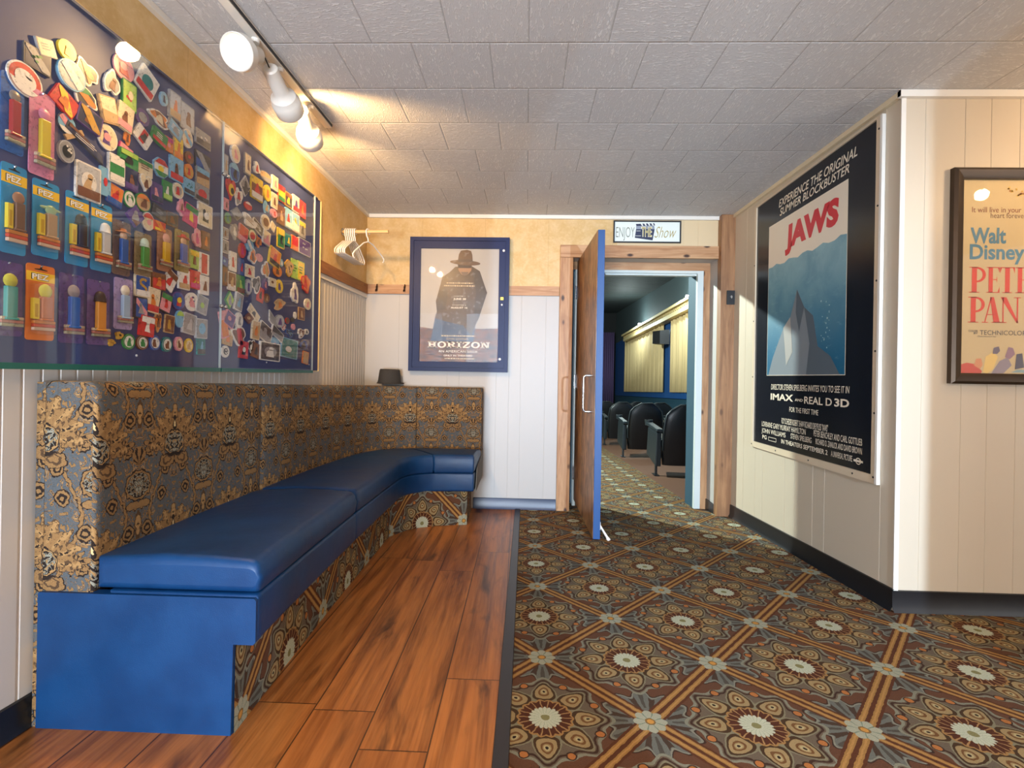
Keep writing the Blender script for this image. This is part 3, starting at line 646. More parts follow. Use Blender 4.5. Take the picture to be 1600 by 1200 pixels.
# hat on the back of the bench
h = empty('hat', (-1.09, 3.90, 1.018), 'dark hat with a flat crown standing on the corner of the bench back', 'hat')
fe = mat('dark_felt', '33302d', 0.9)
m = M(); o = (-1.105, 3.900, 1.016); m.lathe(o, (0.03, 0, 1), [(0.0, 0.0), (0.0, 0.092), (0.004, 0.094), (0.02, 0.090), (0.085, 0.083), (0.105, 0.080), (0.113, 0.074), (0.110, 0.060), (0.108, 0.0)], fe, 32); m.build('crown', h, smooth=50)
m = M(); m.lathe((-1.095, 3.900, 1.013), (0.02, 0, 1), [(0.0, 0.080), (0.0, 0.108), (0.004, 0.110), (0.008, 0.104), (0.008, 0.080)], fe, 32); m.build('brim', h, smooth=50)
PINS = [
(1.221,1.881,0.088,0.082,'c',15,'w','r','O:w,f:w,b:w','large red round badge with a white sunburst and church-like figure, left board'),
(1.251,1.951,0.070,0.056,'r',0,'d','n','d:e,n:g','dark green picture card behind the red sunburst badge, left board'),
(1.273,1.997,0.049,0.043,'r',-20,'e','c','x:e','pale grey card tilted beside the yellow oval pin, left board'),
(1.331,2.028,0.053,0.053,'e',0,'y','y','f:o','bright yellow oval pin with an orange figure near the case top, left board'),
(1.345,1.966,0.083,0.081,'c',0,'s','i','n:s,d:w','large pale blue and silver round badge, left board'),
(1.398,2.006,0.083,0.071,'s',20,'w','d','d:o,o:g','white outlined dark green cutout with an orange patch, upper of two, left board'),
(1.394,1.928,0.079,0.065,'s',-10,'w','d','d:o,t:g','white outlined dark green cutout with an orange patch, lower of two, left board'),
(1.480,2.024,0.066,0.082,'s',10,'w','e','f:u','grey animal cutout pin with a white outline, left board'),
(1.327,1.882,0.072,0.056,'r',28,'r','r','d:y,f:o','red and yellow tilted card with a flame shape, left board'),
(1.404,1.871,0.078,0.059,'r',12,'v','n','f:u,d:q','dark purple card with an orange figure and gold corner, left board'),
(1.336,1.824,0.057,0.058,'c',0,'n','s','d:p,b:w','sky blue round button with a pink fish-like shape and navy rim, left board'),
(1.525,2.098,0.078,0.078,'e',0,'p','p','t:m,f:r,o:p','pink oval pin with a dark pink top and red base, left board'),
(1.619,2.106,0.078,0.090,'r',25,'w','w','O:t,b:r','white card with a big teal blot and red marks, left board'),
(1.546,2.020,0.055,0.089,'r',0,'g','l','n:r,o:c','light green upright pin with red and brown dots, left board'),
(1.530,1.942,0.058,0.082,'r',8,'c','c','f:u,b:p','cream upright pin with brown legs and a pink base, left board'),
(1.470,1.849,0.070,0.077,'e',0,'w','c','f:v,o:p','cream oval pin with a pink and purple figure, left board'),
(1.359,1.804,0.062,0.015,'r',-35,'a','a','','thin tan stick laid diagonally across the pins, left board'),
(1.395,1.796,0.131,0.040,'p',18,'d','n','x:w,t:u','dark blue pennant with pale stripes, left board'),
(1.334,1.745,0.047,0.060,'c',0,'i','e','O:k,n:w','silver and black round ball pin, left board'),
(1.469,1.933,0.059,0.078,'r',-15,'a','c','m:a','pale beige landscape card tilted by the tan stick, left board'),
(1.544,1.882,0.029,0.051,'s',0,'o','o','f:u','small orange long necked animal pin, left board'),
(1.539,1.845,0.052,0.019,'r',15,'m','p','','small bright pink strip pin under the orange animal pin, left board'),
(1.605,1.916,0.066,0.055,'r',30,'w','w','v:r,f:d','white slanted pin with a red stripe and a dark star, left board'),
(1.695,2.092,0.035,0.048,'c',0,'s','s','f:n','light blue round pin with a dark winged mark, left board'),
(1.748,2.095,0.056,0.096,'r',0,'e','i','f:o,b:a','tall pale lilac card with an orange figure, left board'),
(1.819,2.088,0.074,0.098,'r',0,'e','i','f:u,r:e','tall pale grey card with a faint brown drawing, left board'),
(1.602,1.979,0.058,0.055,'c',0,'v','v','f:o,O:e','dark purple round pin with a small orange figure, left board'),
(1.677,2.013,0.101,0.055,'s',15,'w','o','d:u,f:c','orange dog cutout pin with a white outline, left board'),
(1.752,2.011,0.072,0.050,'r',20,'e','s','x:w,f:e','pale blue grey card with white marks, left board'),
(1.677,1.946,0.066,0.048,'r',15,'g','g','t:g,b:r,x:w','card with a green top and red lower half, left board'),
(1.726,1.944,0.040,0.051,'r',0,'o','o','t:m,o:p','upright orange pin with a magenta top, left board'),
(1.773,1.952,0.047,0.083,'r',0,'a','y','f:o,b:o','tall pale yellow card with orange figures, left board'),
(1.819,2.010,0.055,0.069,'e',0,'w','c','f:o,d:s','white oval pin with an orange and blue picture, left board'),
(1.906,2.047,0.087,0.059,'r',0,'e','e','m:d,n:w','grey photo card at the upper right of the left board, left board'),
(1.547,1.814,0.072,0.053,'r',0,'g','g','f:k,t:l','green square card with a black cat shape, left board'),
(1.618,1.815,0.066,0.050,'r',0,'c','c','t:g,x:u','cream card with a green top edge and a brown line of marks, left board'),
(1.689,1.844,0.072,0.068,'o',0,'s','w','o:y,b:g,t:r','pale blue eight sided pin with a rainbow bunch, left board'),
(1.764,1.869,0.068,0.085,'r',0,'s','s','f:u,b:r','tall blue card with brown and red figures, left board'),
(1.829,1.941,0.045,0.045,'e',0,'u','u','o:r','plain reddish brown oval pin, left board'),
(1.827,1.888,0.045,0.054,'e',0,'o','q','f:r,t:o','orange and gold oval pin with a red figure, left board'),
(1.911,1.960,0.091,0.065,'r',0,'d','d','m:b,d:e','dark grey mountain card with a blue slope, left board'),
(1.911,1.897,0.080,0.071,'r',0,'e','u','m:a,t:s','brown landscape card with a pale sky, left board'),
(1.907,1.829,0.082,0.062,'r',0,'e','e','O:r,b:d','grey card with a red vehicle shape, left board'),
(1.558,1.752,0.054,0.070,'r',0,'v','n','f:u,b:v','dark violet card with a brown figure beside the cream heart, left board'),
(1.618,1.763,0.051,0.055,'h',0,'w','c','f:u','cream heart shaped pin with a small brown figure, left board'),
(1.674,1.751,0.055,0.065,'r',0,'v','v','f:p,b:n','dark violet card with a pink figure, left board'),
(1.722,1.775,0.045,0.067,'r',0,'g','g','f:w,b:l','green upright card with a pale figure, left board'),
(1.773,1.794,0.056,0.056,'c',0,'w','c','O:e,f:r','cream round pin with a grey and red scene, left board'),
(1.830,1.830,0.059,0.057,'r',0,'s','s','b:d,n:t','bright sky blue card with a dark base, left board'),
(1.789,1.738,0.033,0.067,'s',0,'p','p','f:u,b:m','small pink figure pin on a bright pink base, left board'),
(1.848,1.726,0.075,0.077,'r',10,'m','m','f:y,t:g','magenta tilted card with a yellow figure, left board'),
(1.929,1.751,0.086,0.090,'r',0,'w','c','f:k,o:w','white card with a black round bodied bird outline, left board'),
(1.554,1.687,0.046,0.052,'c',0,'g','w','O:g,f:w','green and white round pin, left board'),
(1.609,1.695,0.064,0.060,'c',0,'g','a','t:o,f:u','olive round pin with an orange patch, left board'),
(1.578,1.639,0.070,0.074,'d',0,'v','v','f:e,b:u','purple diamond pin with a pale grey horse shape, left board'),
(1.636,1.639,0.053,0.061,'e',0,'w','c','t:r,o:p','white oval pin with red marks, left board'),
(1.686,1.685,0.066,0.039,'r',12,'d','d','x:e','dark charcoal card with a pale line, left board'),
(1.746,1.679,0.056,0.049,'r',0,'u','d','f:u','dark card with a brown puppy shape, left board'),
(1.685,1.636,0.052,0.034,'r',0,'r','r','b:y,d:o','red and orange card tucked behind the white oval, left board'),
(1.501,1.762,0.058,0.087,'r',0,'w','g','t:w,b:w','green upright pin with white lettering blocks above and below, left board'),
(1.501,1.681,0.058,0.067,'r',10,'b','o','f:r,b:b','orange and blue pin with a red figure holding a stick, left board'),
(1.463,1.709,0.038,0.085,'r',0,'s','s','o:r','sky blue card with a red beetle dot, left board'),
(1.405,1.685,0.080,0.104,'r',0,'w','i','O:w,f:a,b:u','clear bag with a white disc and brown figures, left board'),
(1.882,1.647,0.050,0.082,'s',0,'p','p','f:m','dark pink standing figure pin by the right margin, left board'),
(1.931,1.649,0.045,0.072,'r',0,'u','u','f:o','dark brown card beside the dark pink figure pin, left board'),
(1.870,1.561,0.055,0.070,'r',0,'l','l','f:u,t:y','lime green card with a brown owl shape, left board'),
(1.927,1.555,0.059,0.084,'r',0,'w','w','V:r','white card with a broad red vertical stripe, left board'),
(1.814,1.471,0.060,0.073,'r',0,'w','w','f:r,b:a','white upright card with a red figure, left board'),
(1.872,1.481,0.058,0.070,'r',0,'r','r','n:y,b:m','red orange square pin with two yellow eyes, left board'),
(1.926,1.469,0.054,0.075,'r',0,'w','w','f:u','white upright card with a brown rabbit shape, left board'),
(1.744,1.456,0.056,0.071,'r',30,'w','w','f:r,t:u','white tilted card with brown and red marks, left board'),
(1.689,1.442,0.063,0.058,'r',0,'u','r','t:u,f:o','brown and red square picture card, left board'),
(1.615,1.413,0.064,0.073,'r',0,'c','b','S:q,b:w','blue card with a curled gold letter S, left board'),
(1.662,1.371,0.054,0.086,'r',6,'c','c','f:o,b:r','cream tilted card with an orange rabbit shape, left board'),
(1.718,1.371,0.054,0.067,'r',14,'d','p','f:r,t:g','pink card with an olive hat shape, left board'),
(1.788,1.387,0.068,0.067,'c',0,'v','b','f:r,o:y','blue round pin with red and yellow figure, left board'),
(1.861,1.393,0.074,0.071,'c',0,'w','w','n:v,f:p','white round pin with purple flowers, left board'),
(1.919,1.389,0.063,0.072,'r',12,'i','e','o:l','silver frame pin with a pale green stone, left board'),
(1.609,1.339,0.051,0.068,'r',0,'d','b','d:p,f:e','dark blue card with a pale pink shape, left board'),
(1.635,1.279,0.061,0.069,'r',6,'r','r','f:w,t:w','red upright card with a white dog shape, left board'),
(1.688,1.300,0.040,0.074,'s',0,'a','o','f:u,t:u','orange and tan half face pin, left board'),
(1.743,1.296,0.046,0.065,'r',5,'a','u','f:q','dark brown card with a gold figure, left board'),
(1.795,1.320,0.045,0.064,'e',0,'s','s','t:l','bright sky blue half round pin, left board'),
(1.846,1.306,0.069,0.078,'r',8,'i','e','f:i','silver square frame pin with a grey figure, left board'),
(1.915,1.293,0.065,0.078,'r',0,'i','e','O:s','silver frame pin with a pale blue window, left board'),
(1.563,1.222,0.050,0.051,'c',0,'g','w','R:g,f:g','leftmost of the six rimmed round buttons, with a green rim, left board'),
(1.619,1.222,0.050,0.048,'c',0,'u','w','f:g,R:u','white round button with a brown rim and a grey fish, left board'),
(1.673,1.224,0.050,0.051,'c',0,'b','w','f:u,R:b','white round button with a blue rim and a brown animal, left board'),
(1.729,1.221,0.051,0.053,'c',0,'t','w','f:u,R:t','white round button with a teal rim and a brown animal, left board'),
(1.789,1.226,0.039,0.052,'c',0,'p','c','f:u,R:p','round button with a dusty pink rim and a brown animal, left board'),
(1.848,1.223,0.046,0.053,'c',0,'y','c','f:a,R:y','rightmost of the six rimmed round buttons, with a yellow cream rim, left board'),
(1.918,1.225,0.047,0.072,'r',0,'t','t','f:s,b:d','dark teal upright card below the silver frames, left board'),
(1.495,1.216,0.028,0.025,'s',0,'q','q','n:u','small gold jewel pin, lower of two, left board'),
(1.524,1.240,0.029,0.026,'s',20,'q','q','o:k','small gold jewel pin with a dark stone, upper of two, left board'),
(2.120,2.083,0.066,0.077,'e',0,'w','c','f:p','cream oval pin at the top left of the right board, right board'),
(2.060,2.010,0.029,0.086,'r',0,'e','i','f:a','narrow pale card against the glass joint, right board'),
(2.120,2.000,0.070,0.084,'e',0,'s','b','f:k,t:s','blue oval pin with a dark figure, right board'),
(2.095,1.915,0.065,0.092,'h',0,'r','r','O:y,o:k','red shield pin with a yellow and black oval, right board'),
(2.217,2.078,0.047,0.093,'r',0,'e','c','f:u','narrow brown and white photo card, right board'),
(2.290,2.090,0.054,0.065,'s',0,'w','w','f:r','small white figure pin with red clothes, right board'),
(2.380,2.083,0.117,0.047,'e',0,'e','a','m:e','grey landscape oval pin, right board'),
(2.203,1.972,0.080,0.097,'d',0,'w','e','f:d,m:d','white edged diamond photo of grey shapes, right board'),
(2.297,1.994,0.100,0.106,'r',0,'y','u','t:y,f:r,b:w','yellow and brown film card with a red patch, right board'),
(2.390,2.006,0.065,0.079,'e',0,'y','y','f:o','yellow balloon shaped pin, right board'),
(2.459,2.081,0.057,0.070,'r',0,'w','c','f:p','cream upright pin with a pink figure, right board'),
(2.465,1.993,0.063,0.076,'r',0,'w','c','f:u','cream upright pin with a brown figure, right board'),
(2.531,2.054,0.072,0.083,'r',0,'r','y','t:r,b:g','upright card in red yellow and green bands, right board'),
(2.606,2.046,0.076,0.074,'r',0,'q','d','f:y,t:u','dark card with a yellow scene, right board'),
(2.691,2.052,0.081,0.088,'r',0,'w','i','f:v,b:r','lilac and white card with small figures, right board'),
(2.766,2.047,0.079,0.091,'r',0,'r','r','f:o','bright red card near the top right corner, right board'),
(2.153,1.907,0.072,0.085,'s',10,'w','w','f:r,b:e','white and red standing figure cutout, right board'),
(2.229,1.889,0.060,0.037,'c',0,'r','r','t:w','small red apple pin, right board'),
(2.141,1.825,0.087,0.061,'d',0,'e','e','b:d','grey diamond card, right board'),
(2.240,1.822,0.130,0.059,'s',15,'w','w','x:u','white cutout with brown lettering strokes, right board'),
(2.454,1.926,0.057,0.043,'c',0,'p','p','f:r','small pink round pin, right board'),
(2.387,1.934,0.065,0.063,'s',0,'s','s','f:a','pale blue winged pin, right board'),
(2.381,1.859,0.083,0.073,'c',0,'w','c','f:a,O:u','round beige face pin with a white outline, right board'),
(2.532,1.940,0.077,0.095,'r',0,'u','u','f:a','plain brown upright card, right board'),
(2.609,1.946,0.077,0.103,'r',0,'s','s','f:r,b:w','blue sailing card with a red and white boat, right board'),
(2.688,1.947,0.081,0.100,'r',0,'w','s','f:y,m:w','pale blue card with white hills, right board'),
(2.773,1.935,0.086,0.091,'r',0,'e','e','t:y,f:d','grey card with a yellow top, right board'),
(2.314,1.815,0.097,0.046,'r',20,'w','d','n:w,x:w','black card sprinkled with white, right board'),
(2.193,1.750,0.071,0.073,'r',12,'p','r','b:p','brick pink tilted card, right board'),
(2.262,1.759,0.066,0.060,'c',0,'g','c','f:g,O:r','green and cream round pin, right board'),
(2.388,1.783,0.064,0.068,'r',8,'w','c','f:p,b:p','cream and pink upright card, right board'),
(2.321,1.747,0.060,0.061,'s',15,'o','o','f:u','orange and brown animal cutout, right board'),
(2.533,1.819,0.072,0.100,'r',0,'y','g','f:k,t:y','green and yellow striped card, right board'),
(2.607,1.830,0.064,0.063,'r',0,'t','t','f:y','dark teal card with a yellow spot, right board'),
(2.684,1.832,0.074,0.077,'r',0,'o','r','b:o','plain orange red card, right board'),
(2.801,1.837,0.148,0.086,'r',0,'i','v','n:i','clear purple pack by the right margin, right board'),
(2.063,1.717,0.041,0.046,'r',0,'w','e','f:u','grey framed photo, upper of two by the glass joint, right board'),
(2.064,1.659,0.041,0.055,'r',0,'w','e','f:d','grey framed photo, lower of two by the glass joint, right board'),
(2.123,1.743,0.059,0.075,'s',0,'e','e','f:w','grey and white figure pin, right board'),
(2.243,1.709,0.065,0.054,'c',0,'s','s','d:w','sky blue and white round pin, right board'),
(2.070,1.784,0.052,0.050,'c',0,'d','g','f:t','dark green round pin, right board'),
(2.067,1.842,0.033,0.050,'r',0,'p','p','f:u','pale pink face card by the glass joint, right board'),
(2.452,1.857,0.041,0.043,'r',25,'w','c','','small cream sliver pin, right board'),
(2.187,1.672,0.052,0.066,'e',0,'r','r','f:m','red oval pin, right board'),
(2.117,1.606,0.049,0.084,'r',0,'w','w','f:r','white upright card with a dark red figure, right board'),
(2.269,1.663,0.065,0.079,'s',0,'w','o','f:u','orange figure cutout with a broad white outline, right board'),
(2.332,1.671,0.059,0.038,'c',0,'p','p','','dusty pink round pin, right board'),
(2.253,1.590,0.074,0.058,'r',0,'w','c','f:r','cream card with a red flower, right board'),
(2.389,1.624,0.078,0.083,'s',25,'w','o','d:q','long orange and white cutout, right board'),
(2.503,1.639,0.079,0.055,'c',0,'o','o','f:u','orange round pin with a brown figure, right board'),
(2.470,1.703,0.105,0.091,'r',12,'y','o','f:r,b:k','orange and yellow card with red and black marks, right board'),
(2.692,1.690,0.079,0.106,'r',0,'l','l','x:g','lime green card, left of a pair, right board'),
(2.766,1.692,0.083,0.109,'r',0,'l','y','x:g','lime yellow card, right of a pair, right board'),
(2.628,1.683,0.100,0.103,'s',0,'q','a','n:d','gold and silver hanging charm, right board'),
(2.536,1.691,0.047,0.041,'e',0,'t','s','f:w','small teal oval pin, right board'),
(2.825,1.632,0.130,0.111,'s',15,'r','o','f:r','coral red branching cutout, right board'),
(2.527,1.565,0.075,0.070,'e',0,'y','y','f:v','bright yellow oval pin with a purple figure, right board'),
(2.307,1.539,0.087,0.091,'s',25,'w','d','f:e','grey and black cutout with a white outline, right board'),
(2.241,1.515,0.055,0.073,'e',0,'e','i','f:v','pale lilac oval pin, right board'),
(2.385,1.551,0.046,0.058,'e',0,'v','v','f:p','small purple oval pin, right board'),
(2.450,1.572,0.065,0.043,'r',0,'w','c','o:u','small cream square pin, right board'),
(2.181,1.515,0.062,0.081,'r',0,'g','g','f:l,b:u','bright green card with a lime figure, right board'),
(2.113,1.518,0.057,0.079,'r',0,'w','u','b:w,f:a','brown photo card with a white lower edge, right board'),
(2.062,1.531,0.035,0.082,'r',0,'d','u','f:d','dark brown card by the lower glass joint, right board'),
(2.098,1.434,0.060,0.078,'d',0,'g','l','f:e','pale lime diamond card, right board'),
(2.164,1.434,0.055,0.081,'r',12,'w','e','f:s','tilted blue grey card, right board'),
(2.348,1.494,0.055,0.071,'r',10,'r','r','f:k','small bright red tilted card, right board'),
(2.404,1.486,0.052,0.045,'e',0,'u','u','f:a','brown oval pin, right board'),
(2.530,1.471,0.116,0.065,'s',-20,'a','a','f:o','tan fox cutout, right board'),
(2.855,1.514,0.081,0.066,'c',0,'w','c','f:p','cream round pin near the right edge, right board'),
(2.693,1.552,0.092,0.119,'s',0,'w','w','f:v','white long armed figure pin, right board'),
(2.294,1.396,0.100,0.043,'r',35,'w','c','f:d','cream card with dark drawings, tilted, right board'),
(2.465,1.385,0.066,0.092,'p',0,'w','e','','slender white pointed pin, right board'),
(2.535,1.382,0.093,0.068,'c',0,'e','i','f:v','lilac round pin with a small dark figure, right board'),
(2.100,1.349,0.068,0.064,'r',25,'p','v','o:p','purple pink tilted card, right board'),
(2.168,1.351,0.056,0.071,'e',0,'w','w','f:e','white oval pin with grey marks, right board'),
(2.094,1.269,0.068,0.068,'r',8,'a','a','f:o,t:c','tan card with an orange drawing, right board'),
(2.076,1.207,0.053,0.051,'c',0,'w','w','O:d,n:w','white and black round film reel pin, right board'),
(2.173,1.281,0.120,0.101,'s',30,'w','u','d:r','large brown and red cutout with a white outline, right board'),
(2.210,1.219,0.067,0.077,'r',4,'r','r','f:k,o:w','red card with a small black and white bird, right board'),
(2.306,1.317,0.063,0.089,'r',5,'c','a','f:o','tall cream and orange figure card, right board'),
(2.279,1.240,0.071,0.069,'s',20,'w','k','f:w','black cutout with a white outline, right board'),
(2.315,1.220,0.073,0.070,'r',14,'u','u','f:d','plain brown tilted card, right board'),
(2.396,1.311,0.120,0.084,'r',22,'w','d','f:e,m:e','white framed photo, tilted, right board'),
(2.511,1.315,0.120,0.047,'r',25,'w','d','m:e','small white framed photo, right board'),
(2.440,1.218,0.189,0.091,'r',3,'w','d','O:e,f:w','large white framed photo at the bottom, right board'),
(2.479,1.245,0.106,0.095,'r',4,'s','s','f:p','ice blue card with a pink figure, right board'),
(2.646,1.243,0.184,0.105,'r',5,'s','t','n:g,o:w','mint green card with a darker green drawing, right board'),
(2.842,1.196,0.073,0.073,'r',8,'o','a','','narrow orange tag at the bottom right corner, right board'),
(2.848,1.350,0.051,0.033,'c',0,'w','w','f:k','tiny black and white face pin, right board'),
(2.779,1.337,0.084,0.061,'s',0,'w','u','f:w','small brown and white animal pin, right board'),
(2.578,1.356,0.060,0.039,'s',0,'w','r','f:w','tiny red and white cutout, right board'),
(2.619,1.393,0.040,0.033,'c',0,'r','u','','tiny red brown round pin, right board'),
(2.676,1.402,0.039,0.028,'c',0,'d','k','','tiny black round pin, right board'),
(2.684,1.365,0.039,0.034,'c',0,'p','p','','tiny pink oval pin, right board'),
(2.701,1.431,0.026,0.038,'e',0,'w','w','','tiny white oval pin, right board'),
(2.062,1.596,0.046,0.038,'r',10,'n','b','o:s','small blue card by the glass joint, right board'),
(2.181,1.596,0.043,0.071,'r',0,'b','b','f:r','small blue card with a red figure, right board'),
(2.061,1.323,0.046,0.115,'r',-15,'p','o','t:p','long salmon pink strip by the glass joint, right board'),
(2.248,1.369,0.078,0.052,'d',0,'u','u','o:a','plain brown diamond pin, right board'),
(2.810,1.272,0.143,0.059,'s',0,'n','b','f:d','dark blue bottle cluster pin, right board'),
(2.647,1.329,0.101,0.049,'s',10,'b','n','n:s','dark blue cutout above the mint green card, right board'),
(2.782,1.449,0.077,0.071,'r',0,'a','u','f:a','faded tan figure card near the right edge, right board')]
# ---------------------------------------------------------------- glass case with the pin collection
case = empty('display_case', (XL, 2.0, 1.13), 'wide glass fronted navy case full of pins hanging on the left wall', 'display case')
Y0, Y1 = 0.75, 3.03
def zb(y): return 1.150-0.0165*(y-1.14)
m = M(); m.hexa([(XL+0.001, Y0, zb(Y0)), (XL+0.028, Y0, zb(Y0)), (XL+0.028, Y1-0.008, zb(Y1)), (XL+0.001, Y1-0.008, zb(Y1)), (XL+0.001, Y0, 2.180), (XL+0.028, Y0, 2.180), (XL+0.028, Y1-0.008, 2.180), (XL+0.001, Y1-0.008, 2.180)], NAVY); m.build('backing_board', case)
ed = mat('cream_case_edge', 'd8c08c', 0.4)
m = M(); m.box((XL+0.001, Y0, 2.181), (XL+0.030, Y1, 2.190), ed); m.box((XL+0.001, Y1-0.007, zb(Y1)-0.005), (XL+0.034, Y1, 2.181), ed); m.build('edge_moulding', case, bevel=0.001)
blu = mat('case_side_blue', '3b4668', 0.5)
m = M(); m.box((XL+0.0285, Y0, 2.172), (XL+0.040, 2.96, 2.180), blu); m.build('top_rail', case)
GX = -1.268; YJT = 1.972; YGE = 2.836
for a, b, k in ((Y0, YJT-0.003, 0), (YJT+0.003, YGE, 1)):
    m = M(); m.hexa([(GX, a, zb(a)), (GX+0.006, a, zb(a)), (GX+0.006, b, zb(b)), (GX, b, zb(b)), (GX, a, 2.150), (GX+0.006, a, 2.150), (GX+0.006, b, 2.150), (GX, b, 2.150)], GLASS)
    g = m.build('glass_pane', case)
    m = M(); m.hexa([(GX-0.004, a, zb(a)-0.016), (GX+0.010, a, zb(a)-0.016), (GX+0.010, b, zb(b)-0.016), (GX-0.004, b, zb(b)-0.016), (GX-0.004, a, zb(a)), (GX+0.010, a, zb(a)), (GX+0.010, b, zb(b)), (GX-0.004, b, zb(b))], GREENEDGE); m.build('bottom_edge', g)['label'] = 'dark green glass edge'
m = M(); m.box((GX-0.001, YJT-0.0015, zb(2)), (GX+0.007, YJT+0.0015, 2.150), mat('ground_glass_edge', '9fa8a8', 0.3)); m.build('glass_joint', case)
m = M(); m.box((GX-0.001, YGE+0.0005, zb(2.88)), (GX+0.007, YGE+0.0025, 2.150), mat('ground_glass_edge', '9fa8a8', 0.3)); m.build('glass_joint', case)
for z in (1.930, 1.389):
    for y in (YJT-0.013, YJT+0.013):
        m = M(); m.lathe((GX+0.006, y, z), (1, 0, 0), [(0, 0.003), (0.006, 0.003), (0.006, 0.008), (0.012, 0.0085), (0.016, 0.005), (0.017, 0.0)], CHROME, 14); m.build('knob', case, smooth=40)
for y in (0.95, 1.60, 2.42, 2.90):
    m = M(); m.lathe((XL+0.028, y, zb(y)+0.035), (1, 0, 0), [(0, 0.004), (0.002, 0.004), (0.003, 0.0)], mat('pale_screw', 'd8dade', 0.3), 10); m.build('screw', case)

PC = dict(w='ece8e0', c='e6d6b4', k='15140f', n='1f2a52', b='2456a8', s='7fb7d8', t='1f7f80', g='2f8a45', l='a9cf5a', y='f0cf2f', o='e2822f', r='cf2f2c', p='e79aa2', m='d0357f', v='5b3f86', u='7a4a2c', e='9a9a9c', d='3d3c42', a='c9a677', q='c89a3a', i='bcbfc4')
def pc(ch): return printed('print_'+PC[ch], PC[ch])
XB = XL+0.0285
def pin_outline(sh, hw, hh, rng):
    if sh == 'r': return rrect(-hw, -hh, hw, hh, min(hw, hh)*0.10, 2)
    if sh in 'ce': return [(hw*math.cos(2*math.pi*i/24), hh*math.sin(2*math.pi*i/24)) for i in range(24)]
    if sh == 'o': return [(hw*1.03*math.cos(math.pi*(2*i+1)/8), hh*1.03*math.sin(math.pi*(2*i+1)/8)) for i in range(8)]
    if sh == 'd': return [(hw, 0.06*hh), (0, hh), (-hw, -0.06*hh), (0, -hh)]
    if sh == 'p': return [(-hw, hh), (-hw, -hh*0.2), (hw, -hh), (hw*0.8, hh*0.1)]
    if sh == 'h': return [(hw*(16*math.sin(t)**3)/16, hh*(13*math.cos(t)-5*math.cos(2*t)-2*math.cos(3*t)-math.cos(4*t)+2.5)/14.5) for t in [-2*math.pi*i/26 for i in range(26)]]
    ph = [rng.uniform(0, 6.28) for _ in range(4)]
    return [(hw*math.cos(t)*k, hh*math.sin(t)*k) for t, k in [(t, 0.84+0.13*math.sin(3*t+ph[0])+0.08*math.sin(5*t+ph[1])+0.05*math.sin(7*t+ph[2])) for t in [2*math.pi*i/32 for i in range(32)]]]
